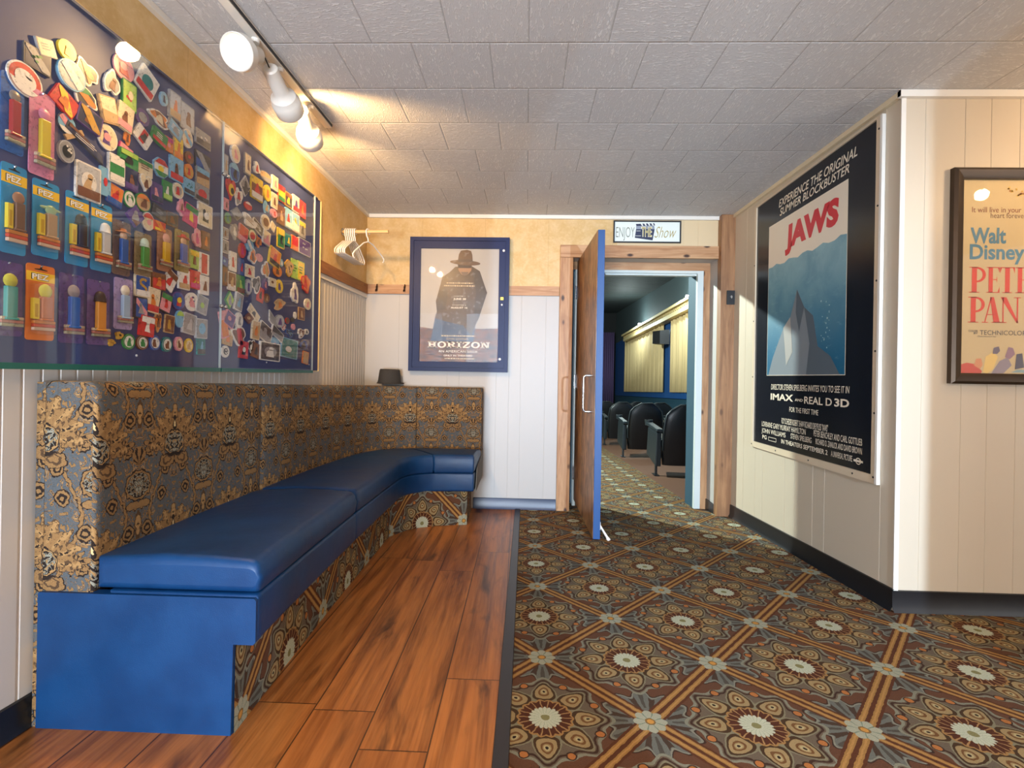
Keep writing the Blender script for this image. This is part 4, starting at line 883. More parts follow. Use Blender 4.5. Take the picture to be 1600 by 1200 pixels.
def make_pin(i, y, z, w_, h_, sh, rot, rim, face, mo, label):
    rng = random.Random(i*13+5); hw, hh = w_*0.515, h_*0.51; a = math.radians(-rot)
    depth = 0.0042+0.0012*(i % 5)
    F = Flat((XB, y, z), (0, math.cos(a), math.sin(a)), (0, -math.sin(a), math.cos(a)))
    out = pin_outline(sh, hw, hh, rng)
    F.slab(out, 0.0, depth, pc(rim))
    F.O = F.O+F.N*depth; k = 0.90 if sh != 's' else 0.84
    inn = [(p[0]*k, p[1]*k) for p in out]
    if rim != face: F.poly(inn, pc(face), 1)
    L = 2; ih, iw = hh*k, hw*k
    for part in [q for q in mo.split(',') if q]:
        t, c = part.split(':'); c = pc(c); L += 1
        if t == 't': F.poly(clip(inn, 0, -1, -ih*0.38), c, L)
        elif t == 'b': F.poly(clip(inn, 0, 1, -ih*0.42), c, L)
        elif t == 'v': F.poly(clip(clip(inn, 1, 0, iw*0.38), -1, 0, iw*0.38), c, L)
        elif t == 'V': F.poly(clip(clip(inn, 1, 0, iw*0.62), -1, 0, iw*0.62), c, L)
        elif t == 'd': F.poly(clip(clip(inn, 0.7, 0.7, iw*0.35), -0.7, -0.7, iw*0.3), c, L)
        elif t == 'm': F.poly([(x, yy) for x, yy in clip(inn, rng.uniform(-0.3, 0.3), 1, -ih*0.12)], c, L)
        elif t == 'O': F.ell(0, 0, iw*0.68, ih*0.62, c, L)
        elif t == 'o': F.ell(rng.uniform(-.2, .2)*iw, rng.uniform(-.15, .15)*ih, iw*0.40, ih*0.34, c, L)
        elif t == 'R':
            for q in range(24):
                b0, b1 = 2*math.pi*q/24, 2*math.pi*(q+1)/24
                F.poly([(math.cos(b0)*iw*.82, math.sin(b0)*ih*.82), (math.cos(b0)*iw, math.sin(b0)*ih), (math.cos(b1)*iw, math.sin(b1)*ih), (math.cos(b1)*iw*.82, math.sin(b1)*ih*.82)], c, L)
        elif t == 'x':
            for q, yy in enumerate((0.42, 0.12, -0.2)): F.rect(-iw*0.62, ih*yy-ih*0.06, iw*rng.uniform(0.2, 0.62), ih*yy+ih*0.06, c, L)
        elif t == 'n':
            for q in range(6): b0 = rng.uniform(0, 6.28); rr = rng.uniform(0.15, 0.62); F.ell(math.cos(b0)*iw*rr, math.sin(b0)*ih*rr, iw*0.15, ih*0.12, c, L, 8)
        elif t == 'S': F.line([(iw*.45, ih*.55), (iw*.1, ih*.72), (-iw*.35, ih*.6), (-iw*.45, ih*.3), (-iw*.2, ih*.1), (iw*.2, -ih*.05), (iw*.48, -ih*.28), (iw*.35, -ih*.58), (-iw*.05, -ih*.7), (-iw*.5, -ih*.55)], iw*0.30, c, L)
        elif t == 'f':   # a little standing shape: rounded top, wider uneven body
            x0 = rng.uniform(-.12, .12)*iw; lean = rng.uniform(-.2, .2)*iw
            F.ell(x0+lean, ih*0.34, iw*rng.uniform(.20, .30), ih*rng.uniform(.16, .22), c, L, 10)
            F.poly([(x0-iw*rng.uniform(.3, .55), -ih*.62), (x0+iw*rng.uniform(.3, .55), -ih*.66), (x0+iw*rng.uniform(.25, .5), -ih*rng.uniform(.1, .25)), (x0+iw*.22+lean, ih*.25), (x0-iw*.22+lean, ih*.25), (x0-iw*rng.uniform(.25, .5), -ih*rng.uniform(0, .25))], c, L)
    o = F.m.build('pin_badge', loc=(XB, y, z))
    tag(o, label, 'pin', 'pin badges in the glass case')
for i, row in enumerate(PINS): make_pin(i, *row)

# candy dispensers still in their blister packs
YEL = C('f2c52a', 0.35); REDS = C('cc4a30', 0.4); ORS = C('d9883c', 0.4)
def pack(y, z, w_, h_, card, stem, head, shape, label, kind='card', lift=0.0):
    p = empty('candy_dispenser_pack', (XB, y, z-h_/2), label, 'candy pack', 'candy dispenser packs in the glass case')
    F = Flat((XB+lift, y, z), (0, 1, 0), (0, 0, 1)); hw, hh = w_/2*0.95, h_/2
    F.slab(rrect(-hw, -hh, hw, hh, 0.008), 0, 0.002, C(card, 0.4) if kind == 'card' else printed('print_'+card, card))
    F.O = F.O+F.N*0.002
    if kind == 'card':
        F.rect(-hw, hh*0.56, hw, hh*0.80, YEL, 1); F.poly([(-hw*.45, hh*.88), (-hw*.1, hh*.90), (0, hh*.97), (hw*.1, hh*.90), (hw*.45, hh*.88), (hw*.45, hh*.86), (-hw*.45, hh*.86)], DARK, 1)
    b = F.m.build('backing_card', p)
    if kind == 'card':
        G = Flat(F.O, F.U, F.W); G.text('PEZ', -hw*.05, hh*.61, hw*1.15, hh*.14, C('f4f0e6'), 3, 0.03, align='C'); G.text('PEZ', -hw*.05, hh*.605, hw*1.25, hh*.155, DARK, 2, 0.05, align='C')
        G.m.build('lettering', b)
    sw = hw*0.46; sx = hw*(0.20 if kind != 'tube' else 0.0); zb_, zt = -hh*0.42, hh*0.16
    if kind == 'tube': zb_, zt = -hh*0.50, hh*0.34
    m = M(); x0 = XB+lift+0.0032; yc = y+sx; ms = C(stem, 0.3)
    m.box((x0, yc-sw*0.8, z+zb_), (x0+0.012, yc+sw*0.8, z+zt), ms); m.box((x0-0.0005, yc-sw, z+zb_-0.006), (x0+0.0135, yc+sw, z+zb_), ms); m.build('dispenser_stem', p, bevel=0.002)
    m = M(); mh = C(head, 0.35); hr = sw*1.05; hz = z+zt
    if shape == 'ball': m.ball((x0+0.008, yc, hz+hr*0.85), hr, mh, 14, (0.6, 1, 1.05))
    elif shape == 'wide': m.ball((x0+0.008, yc, hz+hr*0.6), hr, mh, 14, (0.6, 0.9, 0.75)); m.ball((x0+0.007, yc, hz+hr*0.8), hr, mh, 12, (0.3, 1.7, 0.30))
    elif shape == 'dome': m.lathe((x0+0.007, yc, hz), (0, 0, 1), [(0, hr*0.1), (0, hr*1.15), (hr*.25, hr*1.0), (hr*.9, hr*.95), (hr*1.4, hr*.75), (hr*1.7, hr*.35), (hr*1.75, 0)], mh, 14)
    elif shape == 'brim': m.ball((x0+0.008, yc, hz+hr*0.6), hr*0.85, C('e0b48c', 0.4), 12, (0.6, 1, 1)); m.lathe((x0+0.007, yc, hz+hr*1.2), (0, 0, 1), [(0, hr*0.1), (0, hr*1.6), (hr*.15, hr*1.55), (hr*.2, hr*.8), (hr*.75, hr*.6), (hr*.8, 0)], mh, 14)
    m.v = [(max(x0+(a-x0)*0.55, x0-0.0008), b_, c) for a, b_, c in m.v]      # the heads are flat backed
    m.build('dispenser_head', p, smooth=50)
    if kind == 'card':
        m = M(); m.box((x0, y-hw*0.72, z-hh*0.45), (x0+0.009, y-hw*0.30, z+hh*0.10), C('ecd23a', 0.4)); m.box((x0+0.0091, y-hw*0.62, z-hh*0.40), (x0+0.0095, y-hw*0.40, z-hh*0.05), C('c9a21f', 0.4)); m.build('candy_roll', p, bevel=0.001)
    m = M()
    for q in range(3):
        m.box((x0, y-hw*0.66, z-hh*(0.56+0.09*q)), (x0+0.009, y+hw*0.86, z-hh*(0.48+0.09*q)), (ORS, REDS, C('d7b9a0', 0.4))[q] if kind == 'card' else (printed('print_tan_candy', 'cbb79a'), printed('print_red_candy', 'b9776a'), printed('print_olive_candy', 'a9a58a'))[q])
    m.build('candy_stack', p, bevel=0.001)
    m = M(); G = Flat((XB+lift+0.002, y, z), (0, 1, 0), (0, 0, 1), m); q = rrect(-hw*0.85, -hh*0.85, hw*0.92, hh*0.50, 0.008); qi = [(a*0.93, b_*0.97-0.002) for a, b_ in q]
    m.grid([[G.P(a, b_, 0.0) for a, b_ in q+q[:1]], [G.P(a, b_, 0.014) for a, b_ in qi+qi[:1]]], PLASTIC); m.face([G.P(a, b_, 0.014) for a, b_ in qi], PLASTIC); m.build('blister', p, smooth=40)
    m = M(); m.ball((XB+lift+0.004, y, z+hh*0.965), 0.0032, CHROME, 8); m.build('push_pin', p, smooth=40)
BL = '2f8fc4'
pack(1.200, 1.538, 0.066, 0.226, BL, '7a5a48', 'a87858', 'ball', 'blue candy pack at the left picture edge with a brown dispenser and copper ball head')
pack(1.283, 1.538, 0.077, 0.204, BL, 'b08c66', '9fbf8a', 'wide', 'blue candy pack holding a tan dispenser with a pale green wide head')
pack(1.375, 1.537, 0.076, 0.208, BL, '232325', '17171a', 'dome', 'blue candy pack holding a black dispenser with a black helmet shaped head')
pack(1.456, 1.535, 0.076, 0.207, BL, 'd4d6d8', 'f0efec', 'dome', 'blue candy pack holding a white dispenser with a white domed head')
pack(1.527, 1.520, 0.072, 0.173, '6d5a54', '1c5fb4', 'b5713a', 'brim', 'clear pack with a bright blue dispenser under a brown brimmed hat', 'tube', 0.003)
pack(1.612, 1.520, 0.076, 0.145, '8c7a5c', '3f9a44', 'b9cfc0', 'dome', 'clear pack with a green dispenser and a pale dome head', 'tube', 0.005)
pack(1.712, 1.560, 0.074, 0.155, 'a8755c', 'e3b31f', 'd99a86', 'ball', 'clear pack with a yellow dispenser and a pinkish ball head', 'tube', 0.003)
pack(1.797, 1.575, 0.080, 0.155, '9c8a4e', '1c5fb4', 'c43a34', 'brim', 'clear pack with a blue dispenser under a red brimmed hat', 'tube', 0.005)
pack(1.190, 1.310, 0.075, 0.187, '5a4480', '3f9a92', 'c4c04a', 'ball', 'purple candy pack in the lower row with a teal dispenser', 'tube')
pack(1.272, 1.311, 0.081, 0.202, 'd9762e', 'c9764a', 'd8d036', 'ball', 'orange candy pack in the lower row with a round yellow head', 'card')
pack(1.362, 1.306, 0.080, 0.198, '5a4480', '1d5fb8', '9a8a86', 'ball', 'purple candy pack in the lower row with a blue dispenser', 'tube')
pack(1.450, 1.304, 0.082, 0.196, '63508c', 'e39a3c', '3a2c28', 'dome', 'purple candy pack in the lower row with an orange dispenser and dark head', 'tube')
pack(1.541, 1.343, 0.076, 0.165, 'a897c4', 'a9c6e2', 'e6dcc8', 'ball', 'lilac candy pack in the lower row with a pale blue dispenser and cream ball head', 'tube')
pack(1.193, 1.777, 0.060, 0.196, '2a63ae', 'b0332f', '8a8078', 'ball', 'blue candy pack at the left picture edge with a red labelled dispenser', 'tube')
pack(1.266, 1.760, 0.072, 0.226, 'd987a8', 'e6cf2a', 'e08fb0', 'ball', 'pink and yellow candy pack below the red sunburst badge', 'tube', 0.003)
# ---------------------------------------------------------------- framed film poster on the back wall
pc_ = empty('poster_case', (-0.56, 4.0, 1.119), 'blue wooden wall case holding a western film poster of a man in a wide hat', 'poster case')
x0, x1, z0, z1 = -0.967, -0.156, 1.119, 2.213
F = Flat((x0, 3.9995, z0), (1, 0, 0), (0, 0, 1)); w_, h_ = x1-x0, z1-z0; PX0, PX1, PZ0, PZ1 = 0.086, 0.728, 0.080, 1.004
def frame(F, a, b, c, d, e, f, g, h, d0, d1, m):
    """outer a,b..c,d and inner e,f..g,h mitred frame"""
    O = [(a, b), (c, b), (c, d), (a, d)]; I = [(e, f), (g, f), (g, h), (e, h)]
    for i in range(4): j = (i+1) % 4; F.slab([O[i], O[j], I[j], I[i]], d0, d1, m)
frame(F, 0, 0, w_, h_, 0.030, 0.030, w_-0.030, h_-0.030, 0, 0.052, FRAMEB); F.m.build('outer_frame', pc_, bevel=0.003)
F = Flat(F.O, F.U, F.W); frame(F, 0.031, 0.031, w_-0.031, h_-0.031, PX0, PZ0, PX1, PZ1, 0.008, 0.044, FRAMEB); F.m.build('door_frame', pc_, bevel=0.002)
F = Flat(F.O, F.U, F.W); F.box(PX0-0.01, PZ0-0.01, PX1+0.01, PZ1+0.01, 0.032, 0.035, GLASS2); F.m.build('glass_pane', pc_)
F = Flat((x0, 3.9725, z0), (1, 0, 0), (0, 0, 1))
def P(cx, cy): return (PX0+(cx-140)/612*0.642, PZ0+(1028-cy)/878*0.924)
sky = C('a9a49e'); F.rect(PX0-.008, PZ0-.008, PX1+.008, PZ1+.008, sky, 0)
F.poly([P(130, 760), P(240, 775), P(420, 768), P(600, 770), P(760, 765), P(760, 1036), P(130, 1036)], PRAIRIE, 1)
coat, coat2, hat_, jean = printed('coat_print', '48331f'), printed('coat_shade_print', '382717'), printed('hat_print', '553820'), printed('denim_print', '2a3a54')
F.poly([P(262, 660), P(500, 660), P(580, 700), P(560, 870), P(225, 870), P(245, 760)], jean, 2)
F.poly([P(410, 290), P(370, 330), P(310, 372), P(283, 480), P(262, 560), P(272, 640), P(255, 690), P(340, 715), P(480, 745), P(545, 830), P(575, 740), P(600, 690), P(640, 560), P(662, 490), P(602, 322), P(540, 285)], coat, 3)
F.poly([P(540, 300), P(602, 322), P(662, 490), P(640, 560), P(600, 690), P(560, 640), P(575, 480)], coat2, 4)
F.poly([P(283, 480), P(262, 560), P(272, 640), P(340, 620), P(355, 500), P(330, 440)], coat2, 4)
F.poly([P(428, 265), P(540, 265), P(535, 320), P(505, 352), P(462, 352), P(436, 320)], C('9a7352'), 5)
F.poly([P(428, 262), P(540, 262), P(536, 300), P(432, 300)], C('3f2e22'), 6); F.poly([P(452, 330), P(515, 330), P(505, 356), P(470, 358)], C('6a5442'), 6)
F.ell(*P(487, 258), 0.125, 0.021, hat_, 7, 28, -0.06); F.poly([P(428, 252), P(436, 195), P(452, 165), P(500, 158), P(532, 168), P(542, 200), P(546, 252)], hat_, 8); F.poly([P(428, 252), P(431, 232), P(544, 232), P(546, 252)], C('4a3525'), 9)
tx = C('e6dccb')
def slab_word(F, word, x, y, W, H, m, layer):
    wd = dict(H=1.0, O=1.0, R=1.0, I=0.55, Z=0.9, N=1.02); tot = sum(wd[c] for c in word)+0.10*(len(word)-1); k = W/tot
    for c in word:
        w0 = wd[c]*k
        def r(a, b, c_, d): F.rect(x+a*w0, y+b*H, x+c_*w0, y+d*H, m, layer)
        def pl(*p): F.poly([(x+a*w0, y+b*H) for a, b in p], m, layer)
        t = 0.17
        if c == 'H': r(.12, 0, .34, 1); r(.66, 0, .88, 1); r(.3, .42, .7, .60); [r(q, z, q+.42, z+t) for q in (.02, .56) for z in (0, 1-t)]
        elif c == 'I': r(.28, 0, .72, 1); r(0, 0, 1, t); r(0, 1-t, 1, 1)
        elif c == 'N': r(.10, 0, .28, 1); r(.72, 0, .90, 1); pl((.10, 1), (.34, 1), (.90, 0), (.66, 0)); r(0, 0, .40, t); r(0, 1-t, .30, 1); r(.60, 1-t, 1, 1)
        elif c == 'Z': r(.04, 0, .96, t); r(.04, 1-t, .96, 1); pl((.04, t), (.36, t), (.96, 1-t), (.64, 1-t)); r(.80, 0, .96, .34); r(.04, .66, .20, 1)
        elif c == 'R':
            r(.12, 0, .36, 1); r(0, 0, .48, t); r(0, 1-t, .5, 1); pl((.50, .44), (.74, .44), (1.0, 0), (.74, 0)); r(.72, 0, 1.02, t)
        if c in 'OR':
            cx, cy, rx, ry, ix, iy, a0, a1 = (.5, .5, .5, .52, .27, .34, 0, 2*math.pi) if c == 'O' else (.5, .72, .40, .28, .18, .13, -math.pi/2, math.pi/2)
            for i in range(18):
                p, q = a0+(a1-a0)*i/18, a0+(a1-a0)*(i+1)/18
                pl((cx+ix*math.cos(p), cy+iy*math.sin(p)), (cx+rx*math.cos(p), cy+ry*math.sin(p)), (cx+rx*math.cos(q), cy+ry*math.sin(q)), (cx+ix*math.cos(q), cy+iy*math.sin(q)))
            if c == 'R': r(.34, .44, .52, .59); r(.34, .85, .52, 1)
        x += w0+0.10*k
slab_word(F, 'HORIZON', *P(205, 920), 0.508, 0.050, tx, 10); F.text('AN AMERICAN SAGA', *P(290, 957), 0.32, 0.020, tx, 10); F.text('ONLY IN THEATERS', *P(330, 986), 0.236, 0.013, tx, 10, 0.02)
F.text('KEVIN COSTNER', *P(352, 858), 0.180, 0.014, C('b59a78'), 10); F.text('CHAPTER 1', *P(402, 522), 0.092, 0.007, tx, 10); F.text('JUNE 28', *P(400, 547), 0.102, 0.015, tx, 10, 0.02); F.text('CHAPTER 2', *P(392, 592), 0.112, 0.008, tx, 10); F.text('AUGUST 16', *P(380, 615), 0.137, 0.015, tx, 10, 0.02)
for a, b, y in ((345, 552, 422), (325, 565, 443), (310, 575, 832), (340, 575, 1008)):
    q = a
    while q < b: wd = random.choice((7, 11, 16)); F.poly([P(q, y), P(min(q+wd, b), y), P(min(q+wd, b), y-9), P(q, y-9)], C('cbb795'), 10); q += wd+5
F.m.build('poster', pc_)
for (cx, cy, r, mt, nm) in ((787, 165, 0.010, WHITEPL, 'corner_catch'), (770, 1003, 0.010, WHITEPL, 'corner_catch'), (779, 583, 0.008, WHITEPL, 'lock')):
    X, Z = x0+P(cx, cy)[0], z0+P(cx, cy)[1]; m = M(); m.lathe((X, 3.9555, Z), (0, -1, 0), [(-0.003, r), (0.003, r), (0.005, r*0.8), (0.005, 0)], mt, 14); m.build(nm, pc_, smooth=40)
X, Z = x0+P(779, 536)[0], z0+P(779, 536)[1]; m = M(); m.box((X-0.013, 3.9475, Z-0.013), (X+0.013, 3.9565, Z+0.013), mat('brass', 'c9a44e', 0.3, 0.8)); m.build('latch', pc_, bevel=0.001)

# ---------------------------------------------------------------- tall black poster on the right wall
ang = 0.0185
jp = empty('wall_poster', (XR, 2.95, 0.63), 'tall black film poster with a short red title over blue sea, right wall', 'poster')
def JF(d): return Flat((XR-d, 3.575, 0.622), (0, -math.cos(ang), math.sin(ang)), (0, 0, 1))
JW, JH = 1.262, 1.722
bord = mat('pale_acrylic_border', 'd5c3a8', 0.3); blk = mat('black_poster_print', '14161f', 0.22)
F = JF(0.001); frame(F, 0, 0, JW, JH, 0.026, 0.040, JW-0.034, JH-0.010, 0, 0.012, bord); F.m.build('border', jp, bevel=0.001)
F = JF(0.001); F.box(JW-0.004, 0.0, JW+0.010, JH-0.006, 0, 0.016, TRIMW); F.m.build('edge_strip', jp)['label'] = 'white edge strip'
for (x, y) in ((0.013, 0.02), (0.35, 0.02), (0.72, 0.02), (1.10, 0.02), (JW-0.017, 0.03), (JW-0.017, 0.33), (JW-0.017, 0.62), (JW-0.017, 0.95), (JW-0.017, 1.30), (JW-0.017, 1.66), (0.013, 0.5), (0.013, 0.9), (0.013, 1.3)):
    m = M(); p = F.P(x, y, 0.012); m.lathe(p, F.N, [(0, 0.005), (0.0015, 0.005), (0.003, 0.0)], DARK, 10); m.build('screw', jp)
F = JF(0.004); F.rect(0.020, 0.034, JW-0.030, JH-0.006, blk, 0)
def J(Y, z): x = 3.575-Y; return (x, z-0.622-ang*x)
CR = C('e9dcc6', 0.35); ix0, iz0 = J(3.372, 1.138); ix1, iz1 = J(2.560, 2.160)
F.rect(ix0-0.004, iz0-0.004, ix1+0.004, iz1, CR, 1); wz = J(2.96, 1.87)[1]
F.poly([(ix0, iz0), (ix1, iz0), (ix1, wz)]+[(lerp(ix1, ix0, i/16), wz+0.010*math.sin(i*1.9)) for i in range(1, 16)]+[(ix0, wz)], SEA, 2)
# a plain range of grey rocks under the water stands in for the film's own picture
gx = (ix0+ix1)/2; g1, g2, g3 = C('7f878d', 0.35), C('59646d', 0.35), C('a9a6a0', 0.35)
F.poly([(ix0+0.02, iz0), (ix1-0.04, iz0), (ix1-0.12, iz0+0.10), (gx+0.17, iz0+0.16), (gx+0.12, iz0+0.34), (gx+0.03, iz0+0.40), (gx-0.05, iz0+0.52), (gx-0.12, iz0+0.36), (gx-0.20, iz0+0.30), (ix0+0.08, iz0+0.12)], g1, 3)
F.poly([(gx+0.03, iz0+0.40), (gx+0.12, iz0+0.34), (gx+0.17, iz0+0.16), (ix1-0.12, iz0+0.10), (ix1-0.04, iz0), (gx+0.06, iz0), (gx+0.09, iz0+0.18)], g2, 4)
F.poly([(gx-0.05, iz0+0.52), (gx+0.03, iz0+0.40), (gx-0.02, iz0+0.26), (gx-0.06, iz0+0.38)], g2, 5)
F.poly([(gx-0.20, iz0+0.30), (gx-0.12, iz0+0.36), (gx-0.09, iz0+0.14), (gx-0.16, iz0+0.06)], g3, 6)
for i in range(26): F.ell(gx+0.22+random.uniform(-0.03, 0.06), iz0+random.uniform(0.05, 0.45), random.uniform(.002, .006), random.uniform(.002, .007), C('b9cfcf', 0.35), 3, 6)
RED = C('cf1f2e', 0.35)
F.text('JAWS', *J(3.165, 1.952), 0.535, 0.128, RED, 3, 0.060, 0.06)
def JT(s, Ya, Yb, z, h, bold=0.01, shear=0.0): F.text(s, *J(Ya, z), Ya-Yb, h, CR, 3, bold, shear)
JT('EXPERIENCE THE ORIGINAL', 3.25, 2.49, 2.237, 0.050, 0.012, 0.22); JT('SUMMER BLOCKBUSTER', 3.235, 2.55, 2.178, 0.047, 0.012, 0.22)
JT('DIRECTOR STEVEN SPIELBERG INVITES YOU TO SEE IT IN', 3.31, 2.52, 1.043, 0.036, 0.004, 0.1); JT('IMAX', 3.315, 3.04, 0.976, 0.041, 0.03); JT('AND', 3.02, 2.935, 0.985, 0.016, 0.02); JT('REAL D', 2.92, 2.66, 0.978, 0.041, 0.015); JT('3D', 2.64, 2.52, 0.984, 0.041, 0.03)
JT('FOR THE FIRST TIME', 3.08, 2.78, 0.915, 0.030, 0.004)
JT('ROY SCHEIDER ROBERT SHAW RICHARD DREYFUSS "JAWS"', 3.17, 2.69, 0.832, 0.036, 0.006)
JT('LORRAINE GARY MURRAY HAMILTON', 3.43, 2.90, 0.785, 0.034, 0.006); JT('PETER BENCHLEY AND CARL GOTTLIEB', 2.82, 2.42, 0.800, 0.034, 0.006)
JT('JOHN WILLIAMS', 3.43, 3.12, 0.742, 0.031, 0.006); JT('STEVEN SPIELBERG', 3.06, 2.84, 0.752, 0.031, 0.006); JT('RICHARD D. ZANUCK AND DAVID BROWN', 2.80, 2.42, 0.758, 0.031, 0.006)
JT('IN THEATERS SEPTEMBER 2', 3.17, 2.69, 0.706, 0.026, 0.02); JT('A UNIVERSAL PICTURE', 2.66, 2.49, 0.714, 0.030, 0.004); JT('PG', 3.42, 3.36, 0.700, 0.026, 0.02)
a, b = J(3.335, 0.700); F.line([(a, b), (a+0.10, b), (a+0.10, b+0.022), (a, b+0.022), (a, b)], 0.003, CR, 3)
a, b = J(2.445, 0.728); F.ell(a, b, 0.020, 0.017, CR, 3); F.ell(a, b, 0.014, 0.012, blk, 4); F.rect(a-0.034, b-0.005, a+0.034, b+0.006, CR, 5)
F.m.build('poster', jp)

# ---------------------------------------------------------------- framed cream poster on the wall that turns away
pp = empty('framed_poster', (2.2, YJ, 1.122), 'cream film poster with large red serif lettering in a dark bronze frame', 'poster')
brz = mat('bronze_frame', '4a3d31', 0.28, 0.6)
F = Flat((1.853, YJ-0.001, 1.122), (1, 0, 0), (0, 0, 1)); PW, PH = 0.76, 0.945
O = [(0, 0), (PW, 0), (PW, PH), (0, PH)]; q = 0.047
for i in range(4):
    j = (i+1) % 4; ins = lambda p, t: (min(max(p[0], t), PW-t), min(max(p[1], t), PH-t))
    prof = [(0, 0), (0, 0.022), (0.012, 0.030), (0.034, 0.024), (q, 0.016), (q, 0.002)]
    F.m.grid([[F.P(*ins(O[i], t), d_) for t, d_ in prof], [F.P(*ins(O[j], t), d_) for t, d_ in prof]][::-1], brz)
F.m.build('frame', pp, smooth=25)
F = Flat(F.O, F.U, F.W); F.box(q-0.005, q-0.005, PW-q+0.005, PH-q+0.005, 0.010, 0.012, GLASS2); F.m.build('glass_pane', pp)
F = Flat((1.853, YJ-0.004, 1.122), (1, 0, 0), (0, 0, 1)); F.rect(q-0.004, q-0.004, PW-q+0.004, PH-q+0.004, C('c9b180', 0.5), 0)
def R(cx, cy): return (1.852+(cx/3.157-24)*0.00276-1.853, 2.063-(cy/3.157-26)*0.002824-1.122)
def serif(ch, cx, base, wd, hg, m, layer=2):
    x, y = R(cx, base); W = wd/3.157*0.00276; H = hg/3.157*0.002824; t = H*0.030
    def r(a, b, c, d): F.rect(x+a*W, y+b*H, x+c*W, y+d*H, m, layer)
    def pl(*p): F.poly([(x+a*W, y+b*H) for a, b in p], m, layer)
    e = 0.030
    if ch in 'PR':
        r(.16, 0, .46, 1); r(0, 0, .62, e); r(0, 1-e, .5, 1); n = 12
        for i in range(n):
            a0, a1 = -math.pi/2+math.pi*i/n, -math.pi/2+math.pi*(i+1)/n
            pl((.46+.34*math.cos(a0), .70+.23*math.sin(a0)), (.46+.54*math.cos(a0), .70+.30*math.sin(a0)), (.46+.54*math.cos(a1), .70+.30*math.sin(a1)), (.46+.34*math.cos(a1), .70+.23*math.sin(a1)))
        if ch == 'R': pl((.50, .42), (.72, .40), (1.02, 0), (.74, 0))
    elif ch == 'E':
        r(.16, 0, .48, 1); r(0, 0, 1, e); r(0, 1-e, 1, 1); r(.48, .50, .80, .53); pl((1, 0), (1, .24), (.86, e)); pl((1, 1), (.86, 1-e), (1, .78)); r(.77, .42, .81, .61)
    elif ch == 'T':
        r(.34, 0, .66, 1); r(.18, 0, .82, e); r(0, 1-e, 1, 1); pl((0, 1), (0, .76), (.12, 1-e)); pl((1, 1), (.88, 1-e), (1, .76))
    elif ch == 'A':
        pl((.12, 0), (.18, 0), (.50, 1), (.44, 1)); pl((.60, 0), (.92, 0), (.60, 1), (.40, 1)); r(.24, .30, .72, .33); r(0, 0, .32, e); r(.50, 0, 1, e)
    elif ch == 'N':
        r(.12, 0, .18, 1); pl((.02, 1), (.30, 1), (.90, 0), (.80, 0)); r(.80, 0, .87, 1); r(0, 0, .32, e); r(.66, 1-e, 1, 1)
rd, bl_, dk = C('d23c16', 0.5), C('4b7a8e', 0.5), C('4a4038', 0.5)
for ch, cx, wd in (('P', 175, 82), ('E', 260, 64), ('T', 326, 72), ('E', 402, 66), ('R', 472, 84)): serif(ch, cx, 685, wd, 126, rd)
for ch, cx, wd in (('P', 172, 82), ('A', 240, 96), ('N', 328, 102)): serif(ch, cx, 832, wd, 126, rd)
sc1 = 0.00276/3.157
F.text('Walt', *R(178, 440), 174*sc1, 0.067, bl_, 2, 0.03); F.text('Disney\'s', *R(176, 519), 318*sc1, 0.064, bl_, 2, 0.025)
F.text('It will live in your', *R(184, 290), 240*sc1, 0.024, C('8a4a34', 0.5), 2); F.text('heart forever!', *R(275, 318), 180*sc1, 0.023, C('7a5a44', 0.5), 2)
F.text('COLOR', *R(176, 878), 46*sc1, 0.008, dk, 2, 0.02); F.text('BY', *R(202, 889), 20*sc1, 0.008, dk, 2, 0.02); F.text('TECHNICOLOR', *R(232, 892), 226*sc1, 0.020, dk, 2); F.text('Distributed by', *R(222, 903), 90*sc1, 0.006, dk, 2)
# loose colour washes along the foot of the poster, and a scatter of gold at the top
for pts, cc, L in (([(132, 1082), (140, 1040), (170, 1030), (205, 1036), (245, 1070), (240, 1084)], 'c4482e', 2), ([(205, 1045), (215, 1010), (240, 1008), (248, 1040), (235, 1060)], 'd08a5a', 3), ([(250, 1075), (262, 1000), (300, 975), (322, 1000), (300, 1060), (270, 1082)], 'e2bf6a', 2), ([(295, 985), (300, 955), (325, 948), (332, 970), (318, 985)], '6a5c66', 3), ([(290, 1082), (330, 1020), (370, 1000), (390, 1040), (350, 1080)], '8f8086', 2), ([(355, 1000), (372, 950), (395, 955), (405, 985), (380, 1010)], '94707a', 3), ([(385, 1075), (420, 1060), (520, 1062), (525, 1076)], '88a0a0', 2), ([(405, 1060), (412, 985), (440, 980), (450, 1050)], '4f4650', 3), ([(470, 1060), (480, 970), (530, 960), (540, 1060)], '9a6a4a', 2)):
    F.poly([R(*p) for p in pts], C(cc, 0.5), L)
for i in range(46):
    t = random.random(); x, y = R(350+t*150+random.uniform(-14, 14), 165+t*75+random.uniform(-16, 16)); F.ell(x, y, 0.0045, 0.0045, C(random.choice(('c99a3a', 'dcb45a', 'b5773a')), 0.5), 2, 6)
F.m.build('poster', pp)

